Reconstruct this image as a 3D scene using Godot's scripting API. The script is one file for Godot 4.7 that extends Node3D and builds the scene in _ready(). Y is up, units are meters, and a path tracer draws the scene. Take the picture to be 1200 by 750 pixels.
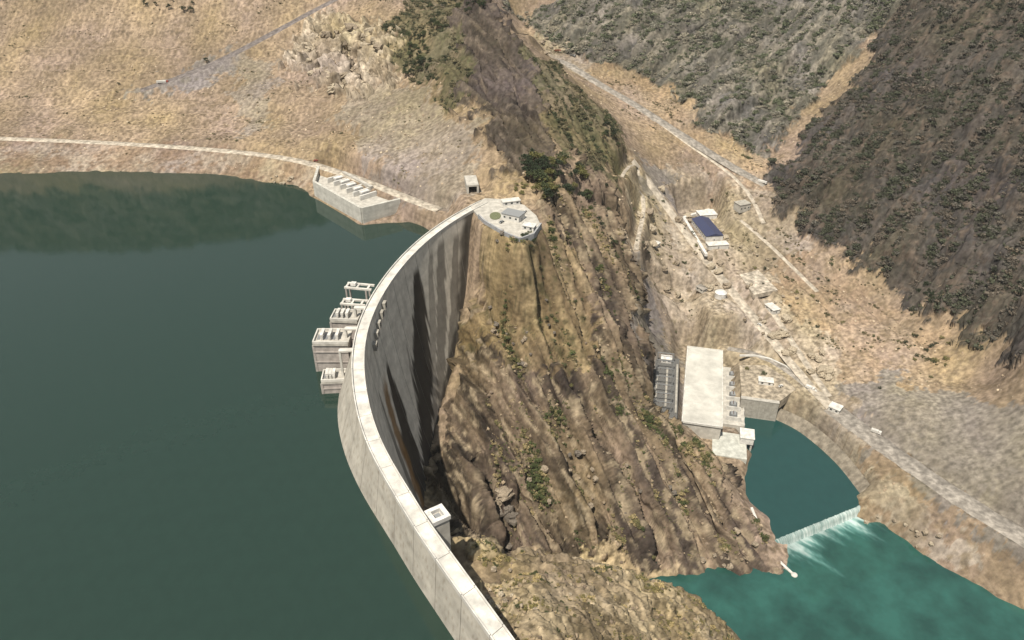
extends Node3D
# An arch dam in a dry gorge seen from the air. y is up, metres; the reservoir lies at y = 0, the dam crest at y = 30.

# survey points of the land: x, height, z in metres
const SURVEY = [[-573.2,0.5,-712.2],[-521.9,0.5,-716.7],[-470,0.5,-721.3],[-433.9,0.5,-724.7],[-397.5,0.5,-728.2],[-336.1,0.5,-722.4],[-275.5,0.5,-716.7],[-253.5,0.5,-705.6],[-232.1,0.5,-694.7],[-217.6,0.5,-693.6],[-203.1,0.5,-692.6],[-182,3,-671.8],[-128.2,3,-609.2],[-98.3,3,-621.7],[-72.7,1,-601.5],[-623,13,-797],[-555.8,13,-790.1],[-489.6,13,-783.4],[-437.5,13,-776.7],[-386.2,13,-770.1],[-334.2,13,-759.8],[-283.3,13,-749.7],[-244.8,13.5,-734.8],[-207.6,14,-720.3],[-182.6,14.5,-700.6],[-158.7,15,-681.7],[-125.4,16,-646.2],[-94.7,17,-613.3],[-649.5,20,-842.4],[-508.3,20,-842.4],[-410.4,20,-833.2],[-304.7,21,-824],[-224.8,24,-800],[-683.5,40,-907.5],[-554.7,40,-907.5],[-441.1,40,-896.5],[-339.3,41,-885.6],[-252,42,-847.6],[-718,72,-980.9],[-577.1,74,-971.4],[-463.7,74,-971.4],[-360.7,74,-971.4],[-254.7,72,-957.8],[-176.1,72,-914.4],[-742.3,106,-1039.8],[-595.5,108,-1027.8],[-425.4,108,-1027.8],[-265.9,108,-1027.8],[-153,115,-986],[-160.5,45,-805.2],[-130.8,30,-716.2],[-92,26,-659.6],[-82.4,42,-730.6],[-58.1,24,-615.2],[-49.1,36,-654.3],[-48.1,62,-719.4],[-88.2,70,-810.5],[-121.1,82,-870.4],[-61.2,14,-602.3],[-34.8,138,-889.6],[-21.9,124,-876.1],[-9.1,110,-863.4],[13.5,93,-841.2],[35.5,76,-821.1],[58.1,59,-815.6],[80.8,42,-809.4],[96.2,32,-800.6],[111.6,22,-792],[112,13,-778],[112.4,4,-764.7],[111.7,-9,-716.1],[111.5,-22,-673.9],[108.9,-37,-632],[106.8,-52,-595.2],[107.7,-68,-556.9],[108.9,-84,-522.8],[109.8,-93.5,-497],[110.8,-103,-473.1],[120.3,-103.5,-462.3],[129.6,-104,-451.9],[141.4,-111,-441.9],[153.1,-118,-432.3],[159.4,-124.5,-414.4],[165.5,-131,-397.5],[174.4,-137.5,-386.6],[183.1,-144,-376],[187.2,-147,-368.8],[191.3,-150,-361.7],[-46.8,92,-790.3],[-15.6,68,-699.6],[14.6,44,-632.9],[28.1,32,-596],[47.1,40,-687.6],[75.9,22,-739.2],[61.1,14,-649.1],[0,62,-669.2],[24.8,62,-747],[-25.8,29,-568.3],[-6.9,29,-576.7],[11.8,28,-543.3],[7.6,26,-520.6],[-16.4,28,-543.3],[-7,32,-596],[-27.1,4,-550.3],[-30.5,-12,-540.8],[-33.9,-28,-531.3],[-38,-47,-513.8],[-42.1,-66,-497],[-47.2,-79.5,-470.8],[-52.2,-93,-446.7],[-55.2,-99.5,-421.1],[-58,-106,-397.6],[0,10,-523.9],[26.5,10,-538.3],[63.1,-6,-570.2],[-6.6,-30,-514.9],[25.9,-28,-499],[59.4,-34,-508.7],[79.5,-52,-500],[-12.7,-66,-463.6],[25.2,-62,-458.2],[63.1,-68,-455.8],[87.5,-86,-438.3],[-24.5,-94,-419.5],[12.2,-92,-417.3],[48.3,-94,-410.6],[84.4,-104,-404],[122.5,-115,-406.8],[0,-110,-385.1],[35.4,-116,-383],[70.5,-124,-374.9],[106,-130,-372.7],[144,-135,-381.1],[148,-147,-365],[118.4,-142,-368.2],[164.9,-151,-359.6],[-49.7,-112,-379.1],[-36.3,-116,-373.2],[-23.1,-120,-367.3],[-11.5,-124,-363.5],[0,-128,-359.6],[17.3,-134,-356.4],[34.6,-140,-353.3],[51.9,-145,-349.6],[69.1,-150,-345.9],[86.4,-154,-343.9],[103.8,-158,-341.9],[118.8,-159,-344.4],[134,-160,-346.9],[170.9,-160,-333.2],[219.6,-160,-376.1],[261.1,-158,-390],[228.9,-162,-334.8],[284.9,-160,-333.2],[293.2,-158,-352.4],[327.4,-160,-307.7],[164.2,-158,-352.4],[161.1,-162,-297],[236.7,-162,-285.4],[366.6,-160,-284.1],[209.2,-153,-512.9],[231.3,-155,-488],[242.7,-155,-448],[214.1,-155,-420.7],[196.8,-152,-454.5],[181.4,-149,-423.7],[251.8,-153,-427.6],[214.6,-154,-402.7],[-25.3,-16,-265.8],[-13,-22,-272.3],[0,-32,-277.8],[27.5,-48,-285],[57.4,-68,-293.3],[89.8,-90,-301.3],[110.8,-110,-306.2],[127.3,-128,-299.9],[139.5,-142,-292.1],[149.1,-152,-279],[-15.1,-2,-226.9],[0,-8,-227.1],[24.1,-24,-239.7],[51.6,-50,-252.5],[83,-82,-266.1],[3.3,16,-184.6],[28.3,-5,-199.3],[65.8,-55,-229.6],[100.2,-95,-252],[11.2,30,-143.3],[50.3,0,-160.5],[99.2,-60,-194.9],[155.7,-120,-211.7],[195.1,-128,-522.4],[202.9,-129,-520.7],[210.6,-130,-519.1],[222.5,-131,-509.4],[234.1,-132,-500],[245.7,-133,-486],[256.9,-134,-472.5],[260.7,-136,-450.9],[264.4,-138,-430.5],[265.7,-139,-421.7],[267,-140,-413],[256.7,-146,-464.7],[259.4,-146,-444.8],[262,-146,-426],[273.1,-150,-406.9],[279.4,-150,-401.5],[287.9,-150,-387.3],[296,-150,-373.6],[309.5,-150,-359.5],[322.4,-150,-345.9],[350.8,-150,-325.7],[377.3,-150,-306.7],[278.2,-136,-415.1],[287.6,-136,-400.2],[296.5,-136,-386],[310.9,-136,-372.3],[324.8,-136,-359.3],[353.1,-135,-338.9],[379.4,-134,-319.9],[261.5,-127,-521.1],[269.8,-127.5,-493.5],[277.5,-128,-467.7],[288.7,-128,-445.5],[299.2,-128,-424.7],[315.6,-127.5,-399.5],[330.7,-127,-376.1],[356.2,-126,-349.9],[379.6,-125,-325.8],[284.8,-125,-507.1],[315.7,-122,-451],[338.3,-120,-395],[387.5,-110,-347.3],[329,-107,-490],[314.3,-113,-517],[356.8,-104,-440.2],[406.7,-80,-395.2],[302.6,-121,-537.3],[183.7,-138,-573.1],[163.3,-136,-611.8],[202.9,-130,-610.2],[216.5,-127,-571.1],[224.7,-127,-545.3],[249.3,-124,-553.9],[142.8,-122,-551.1],[130.6,-122,-514.7],[130.7,-120,-561.3],[121.2,-106,-610.2],[166.1,-122,-635.5],[175.7,-140,-503],[149,-126,-486.2],[181.6,-141,-482.6],[173.8,-139,-480.3],[173,-102,-684.8],[211.5,-108,-660.8],[243.6,-113,-621.3],[280.5,-117,-583.9],[134.5,-84,-669.7],[132.1,-64,-725],[165.8,-72,-763.2],[199.7,-90,-737.7],[235,-97,-693.7],[275.6,-103,-652.3],[304.6,-108,-613.4],[129.4,-34,-790.2],[164.1,-48,-825.4],[203.7,-66,-819.1],[234.2,-78,-776.2],[255.3,-84,-746],[280.3,-92,-702.8],[0,36,-1271.4],[25.2,30,-1187.5],[47.8,24,-1115.2],[81.7,15,-1080.5],[114.3,6,-1048.8],[144.3,-4,-1007.5],[173,-14,-970.3],[190.3,-21,-940.6],[207.1,-28,-913.1],[229.2,-36,-890.3],[250.9,-44,-868.8],[269,-50,-851.6],[286.8,-56,-835.1],[125.3,-4,-937.3],[139.2,-20,-874.2],[200.7,-44,-868.8],[249.2,-62,-809.6],[48.8,36,-1150.6],[116.7,20,-1083.4],[189.3,4,-1052.1],[241.8,-22,-933.7],[299.6,-46,-891.5],[0,75,-1299.9],[123.7,80,-1195.2],[253.5,75,-1225],[380.3,75,-1225],[469.9,90,-1135.4],[188.1,45,-1108.2],[288.1,35,-1077],[269.6,5,-979.3],[395.1,40,-1055.1],[349.8,-8,-986.8],[308.8,-48,-894],[397.1,-6,-998.9],[494.5,55,-1087.1],[300.7,-60,-829.6],[311,-76,-739.8],[353.9,-88,-691.5],[381.2,-97,-634.1],[389.4,-96,-580.1],[394.7,-88,-522.4],[412.3,-50,-422.5],[506.4,98,-1087.6],[531.7,108,-1027.8],[554,120,-956.1],[670.9,125,-926.2],[414.1,16,-940.2],[476.6,45,-870.7],[511.1,70,-778.1],[334.6,-28,-799.9],[364.6,-22,-784.3],[434.6,-8,-747.9],[479.9,15,-688.2],[350.1,-62,-720.8],[381.4,-58,-673.9],[422.9,-40,-620.9],[437.3,20,-504.5],[390.4,-78,-609.8],[346.7,-106,-581.4],[361.2,-108,-544.4],[389.6,-98,-506.5],[-300,-40,-640],[-450,-40,-600],[-150,-40,-600],[-250,-40,-500],[-120,-40,-480],[-400,-40,-400],[-200,-40,-380],[-140,-40,-330],[-300,-40,-280],[-130,-40,-260],[-180,-40,-180],[-400,-40,-200],[-90,-14,-600],[-600,-40,-400],[-600,-40,-620],[-130,-40,-420],[-95,-14,-540],[60,34,-120],[40,32,-150],[20,34,-120],[-60,-40,-120],[-300,-60,-60],[120,0,-100],[200,-80,-120],[320,-160,-150],[500,-160,-150],[-900,370,-1290],[-700,365,-1290],[-500,340,-1290],[-330,300,-1290],[-200,255,-1290],[-60,220,-1280],[250,220,-1500],[600,240,-1500],[900,260,-1300],[1000,240,-900],[800,150,-700],[700,20,-550],[-900,60,-900],[-900,-40,-600],[-52,-108,-385],[-40,-90,-335],[-25,-60,-290],[-8,-28,-250],[12,0,-212],[-75,-80,-350],[-60,-60,-290],[-40,-30,-235],[-15,0,-195],[-90,-90,-420],[-70,-70,-480],[-45,-20,-540]]
# outlines of the kinds of ground: kind, then x, z, x, z ...
const GROUND_KINDS = [["cut",[-184,-839,-149,-825,-115,-810,-78,-763,-44,-717,-35,-653,-27,-591,-47,-590,-68,-596,-82,-611,-97,-629,-114,-651,-135,-689,-153,-724,-172,-763,-179,-803]],
	["valley",[111,-783,128,-830,138,-829,171,-858,200,-862,228,-849,254,-833,274,-825,293,-813,303,-754,316,-709,328,-691,339,-672,311,-632,284,-594,287,-567,289,-539,286,-511,283,-485,277,-447,273,-414,264,-452,252,-491,236,-507,219,-523,211,-517,204,-510,158,-494,109,-451,112,-490,113,-521,111,-561,111,-617,108,-632,109,-672,113,-746]],
	["pale",[130,-801,143,-825,156,-846,168,-815,178,-782,201,-744,219,-697,238,-629,253,-565,264,-536,275,-508,279,-467,284,-432,306,-397,327,-367,324,-356,322,-346,309,-359,294,-372,287,-385,278,-399,270,-409,263,-422,260,-449,255,-476,245,-490,235,-503,227,-513,219,-523,226,-545,234,-568,220,-591,204,-615,189,-651,173,-685,156,-714,138,-736,132,-756]],
	["orange",[117,-1087,153,-1069,190,-1055,216,-986,242,-934,275,-911,308,-892,301,-854,297,-827,277,-837,257,-848,227,-876,195,-904,168,-935,139,-964,119,-978,98,-990,109,-1061]],
	["orange",[295,-726,319,-705,345,-689,367,-647,382,-600,386,-573,384,-539,370,-534,351,-522,326,-535,299,-549,292,-571,284,-594,273,-641,261,-692,278,-710]],
	["gravel",[284,-534,302,-540,319,-543,335,-532,351,-522,364,-500,370,-472,389,-427,416,-400,400,-354,387,-314,359,-342,330,-374,315,-405,299,-441,288,-463,277,-487,281,-510]],
	["gravel",[100,-582,120,-627,139,-655,142,-631,145,-608,153,-604,160,-596,148,-535,137,-482,122,-471,108,-461,107,-489,105,-510,102,-544]],
	["gravel",[136,-805,152,-834,168,-856,177,-843,185,-831,174,-802,162,-772,155,-774,147,-774,142,-794]],
	["pale",[14,-893,40,-1175,61,-1152,84,-1115,105,-1081,109,-1061,113,-1037,91,-1043,67,-1035,45,-1117]],
	["gravel",[-438,-886,-417,-898,-395,-909,-370,-928,-344,-945,-329,-946,-314,-946,-326,-922,-338,-898,-359,-885,-379,-871,-409,-879]],
	["cut",[-324,-947,-297,-937,-269,-925,-263,-853,-259,-793,-267,-780,-275,-768,-292,-804,-308,-838,-316,-891]],
	["crag",[-262,-972,-234,-980,-206,-985,-176,-962,-148,-940,-132,-887,-118,-838,-130,-821,-142,-802,-162,-817,-183,-831,-200,-845,-216,-858,-234,-875,-252,-894,-258,-936]],
	["scrub",[-143,-937,-117,-1004,-93,-1142,-71,-1163,-49,-1190,-43,-862,-48,-812,-40,-774,-33,-742,-45,-741,-58,-743,-76,-771,-97,-807,-110,-827,-124,-849,-133,-891]],
	["scrub",[0,-845,18,-843,37,-853,60,-844,84,-846,108,-882,130,-890,112,-770,108,-742,92,-701,79,-677,63,-678,47,-681,38,-704,29,-733,15,-787]],
	["burnt",[-66,-907,-63,-1129,-46,-1195,-18,-886,0,-855,13,-818,26,-784,33,-743,39,-693,34,-661,29,-632,20,-616,11,-604,2,-615,-7,-626,-19,-652,-31,-683,-38,-725,-46,-765,-55,-828]],
	["face",[-23,-546,-12,-536,0,-530,13,-561,29,-612,49,-646,71,-679,87,-669,104,-666,107,-629,114,-617,111,-557,113,-521,113,-495,112,-466,132,-447,156,-441,160,-418,166,-398,182,-377,197,-356,174,-353,152,-351,127,-342,85,-275,52,-256,24,-240,-8,-255,-51,-317,-56,-349,-61,-378,-57,-418,-51,-452,-45,-490,-37,-519,-30,-536]],
	["ochre",[-20,-541,3,-535,27,-561,44,-547,61,-537,63,-507,65,-481,45,-470,25,-464,0,-472,-26,-490,-31,-506,-35,-519,-28,-533]],
	["hill",[-46,-344,-39,-344,-33,-345,-13,-272,0,-364,17,-363,35,-362,52,-361,70,-359,88,-356,105,-353,117,-350,127,-344,132,-328,134,-310,136,-297,140,-289,95,-244,59,-199,26,-174,0,-174,-7,-201,-16,-234,-26,-258]],
	["forest",[-50,-1243,-32,-1235,-13,-1207,20,-1257,50,-1169,78,-1122,105,-1087,147,-1068,190,-1055,204,-1019,218,-984,238,-946,260,-918,281,-906,302,-896,332,-927,367,-972,409,-1010,441,-1024,480,-1068,506,-1081,529,-1139,560,-1216,284,-1349]],
	["mountain",[302,-849,294,-819,287,-789,298,-761,311,-740,331,-710,352,-686,366,-661,384,-644,385,-630,381,-607,395,-577,399,-538,410,-474,434,-439,549,-653,736,-1006,659,-1087,576,-1197,503,-1083,436,-978,399,-942,365,-911,334,-884]],
	["bank",[-588,-783,-539,-783,-490,-783,-438,-777,-386,-770,-334,-760,-283,-750,-245,-734,-207,-719,-196,-709,-185,-697,-186,-686,-187,-674,-210,-686,-231,-689,-284,-708,-335,-718,-443,-715,-547,-709,-565,-742]],
	["forest",[-1000,-1120,-700,-1105,-400,-1110,-200,-1090,-90,-1060,-60,-1400,-1000,-1400]]]
# roads: name, width, surface, then x, height, z ...
const ROADS = [["shore_road",9,"pale",[-611.8,12.4,-793.3,-586.8,12.5,-791,-561.7,12.6,-788.7,-536.8,12.6,-786.3,-512.2,12.6,-784,-487.5,12.6,-781.4,-461.8,12.5,-778.6,-436.2,12.5,-775.6,-410.9,12.4,-772.3,-385.4,12.3,-768.5,-359.3,12.3,-764.2,-333,12.2,-759.5,-307.2,12.2,-754.1,-281.6,12.4,-747.5,-255.6,12.8,-739.3,-230.6,13.2,-729.5,-207.9,13.6,-718.1,-187.4,14.1,-704.8,-168.2,14.7,-689.7,-148.3,15.2,-673.4,-127.4,15.2,-656.3,-106.1,14.4,-638.9,-84,13.5,-620.6,-61.2,13.5,-601.7]],
	["hill_track",14,"dark",[-422.2,35.8,-883.6,-401.8,40.7,-894.3,-380.7,46.1,-906,-359,52.3,-919.6,-337.7,59.6,-935.3,-316.5,67.8,-952.4,-294.7,77,-970,-272,86.8,-987.1,-248.3,97.2,-1002.7,-223.7,107.6,-1016.6,-211.3,112.7,-1023.2]],
	["valley_road",9,"pale",[133.6,-22.2,-815.7,148.2,-39.8,-808,163.4,-56.8,-792.3,177.6,-71.7,-770.7,190.2,-83.6,-746.5,201.3,-92.6,-721.2,211.1,-99.6,-695.6,220.4,-105.5,-669.7,229.6,-110.9,-643.3,238.7,-115.6,-616.2,247.2,-119.5,-588.8,254.9,-122.5,-561.7,262,-124.8,-535.8,268.8,-126.6,-511.3]],
	["river_road",17,"grey",[268.8,-126.6,-511.3,281.6,-125.9,-482.9,294.2,-125.3,-457.3,306.4,-124.8,-433.8,319,-124.3,-410.4,333.7,-123.9,-386.5,350.2,-123.9,-363.8,367.7,-124.3,-342.1]],
	["upper_road",13,"grey",[11.1,98.5,-877,16.5,89.1,-903.2,21.8,78.3,-930.7,27.2,66.3,-959.1,32.5,54.6,-987.6,37.9,44.2,-1014.9,43.2,35.8,-1040.1,48.5,29.5,-1061.8,54.2,25,-1079,62.8,21.3,-1088,76.4,17.1,-1080.2,93,12,-1056.1,110.2,6.3,-1031.3,127.6,0.5,-1012,144.6,-5.2,-994.7,160.5,-10.7,-976.7,175.5,-16.2,-957.7,190.9,-21.8,-937.8,207.7,-27.8,-917.1,225.3,-34.4,-896.6,242.9,-41.2,-877.2,260.6,-47.8,-859.1,279.8,-54.3,-840.9,290,-57.6,-831.4]],
	["footpath",3.6,"pale",[101.9,-0.4,-716.9,117.8,-17.1,-746.2,131.6,-32,-767,138.9,-43.5,-766.5,137.7,-50.2,-745.7,131.7,-51.9,-718.1,125,-50.4,-690.2,119,-48.9,-663,116.1,-48.5,-649.6]],
	["yard_road",6,"grey",[204.4,-130.2,-606.1,221.8,-126.9,-594.3,237.7,-125,-577.2,251.8,-125,-553,264.1,-126.2,-524.9]],
	["lower_track",5,"pale",[249,-105.9,-654,254.6,-111.5,-623.4,259.6,-116.5,-595.2,264.3,-120.7,-566.9,269,-124,-538.6,271.3,-125.5,-525.1]],
	["terrace_track",4,"pale",[250.4,-75.6,-775.4,262.7,-80.9,-753.4,275.6,-87,-726,288.7,-93.7,-694.5,301.8,-100.8,-662]],
	["ridge_track",3,"pale",[110.3,-11.3,-737.8,116.7,-13,-759.5,124.6,-17.2,-784.6,133.1,-23.3,-805.6,138.4,-29.5,-811.4,138.5,-34.8,-802.2]],
	["upper_track",4,"pale",[180.2,-19.1,-944.8,194.1,-25.1,-924.4,208.4,-31.5,-904.5,224.1,-38.2,-885.2,240.6,-45.2,-865.9,255.6,-52.2,-844.3,266,-59.6,-818.5,270.7,-67.2,-790.6,272.6,-74.8,-764.8]]]
# gullies and clefts: half width, depth, then x, z ...
const GULLIES = [[12,10,[56,-449,73,-413,92,-382,101,-369]],
	[11,8,[51,-639,72,-581,94,-527,112,-490]],
	[8,6,[8,-520,10,-510]],
	[7,26,[-16,-403,-9,-387,-6,-372,-1,-271]],
	[6,20,[4,-394,-2,-381,-5,-372]],
	[7,22,[-31,-387,-16,-373,-5,-368]],
	[6,14,[-24,-412,-17,-398,-12,-387]],
	[6,4,[168,-856,234,-774,279,-697,312,-623]],
	[6,4,[118,-745,136,-692,168,-653,191,-632]],
	[5,3,[187,-845,229,-802,253,-733,279,-665]],
	[6,4,[115,-640,146,-653,165,-623]],
	[5,3,[234,-647,254,-571,264,-529]],
	[6,4,[300,-713,334,-655,358,-592]],
	[5,3,[343,-658,361,-618,370,-551]],
	[9,15,[-17,-411,-10,-389,-6,-372,-1,-362]],
	[8,10,[-28,-383,-15,-371,-5,-366]],
	[9,6,[26,-474,37,-432,54,-397,59,-376]],
	[8,6,[120,-434,135,-403,144,-384]],
	[8,6,[6,-412,15,-387,29,-371]],
	[10,6,[35,-577,46,-525,58,-490]],
	[8,6,[-177,-768,-144,-742]],
	[10,8,[-233,-969,-211,-873]],
	[10,8,[-201,-950,-161,-843]],
	[9,7,[-168,-936,-180,-845]],
	[10,7,[-39,-808,-16,-721,0,-636]],
	[10,7,[-9,-814,19,-686]],
	[9,5,[81,-404,100,-369]],
	[14,8,[329,-773,421,-854,521,-952]],
	[14,8,[363,-708,433,-770,503,-840]],
	[14,8,[391,-649,447,-686]],
	[14,8,[139,-1077,220,-1167]],
	[14,9,[219,-993,304,-1099,372,-1193]],
	[14,9,[261,-925,371,-1040]],
	[12,8,[84,-1115,123,-1183]],
	[14,8,[190,-1061,297,-1187]]]
# levelled places: name, height, outline x, z ...
const LEVELS = [["yard",-122,[129,-571,157,-584,140,-490,119,-490]],
	["powerhouse",-139,[166,-624,222,-624,189,-480,171,-455,146,-496]],
	["pool_corner",-153,[205,-528,227,-525,245,-511,260,-475,264,-439,243,-451,216,-496,198,-486]],
	["terrace",-126,[211,-576,237,-576,251,-546,222,-538,203,-538]],
	["plaza",29,[-30,-580,-11,-591,8,-567,17,-532,7,-509,-6,-522,-22,-541]],
	["portal",29,[-39,-609,-27,-612,-24,-584,-35,-580]],
	["intake",2,[-180,-668,-128,-606,-97,-624,-99,-639,-180,-722]],
	["works",-88,[194,-821,232,-838,228,-744,193,-705]],
	["slab",-99,[230,-701,257,-708,254,-654,227,-646]],
	["camp",-104,[194,-680,215,-680,220,-630,190,-622]]]
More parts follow.
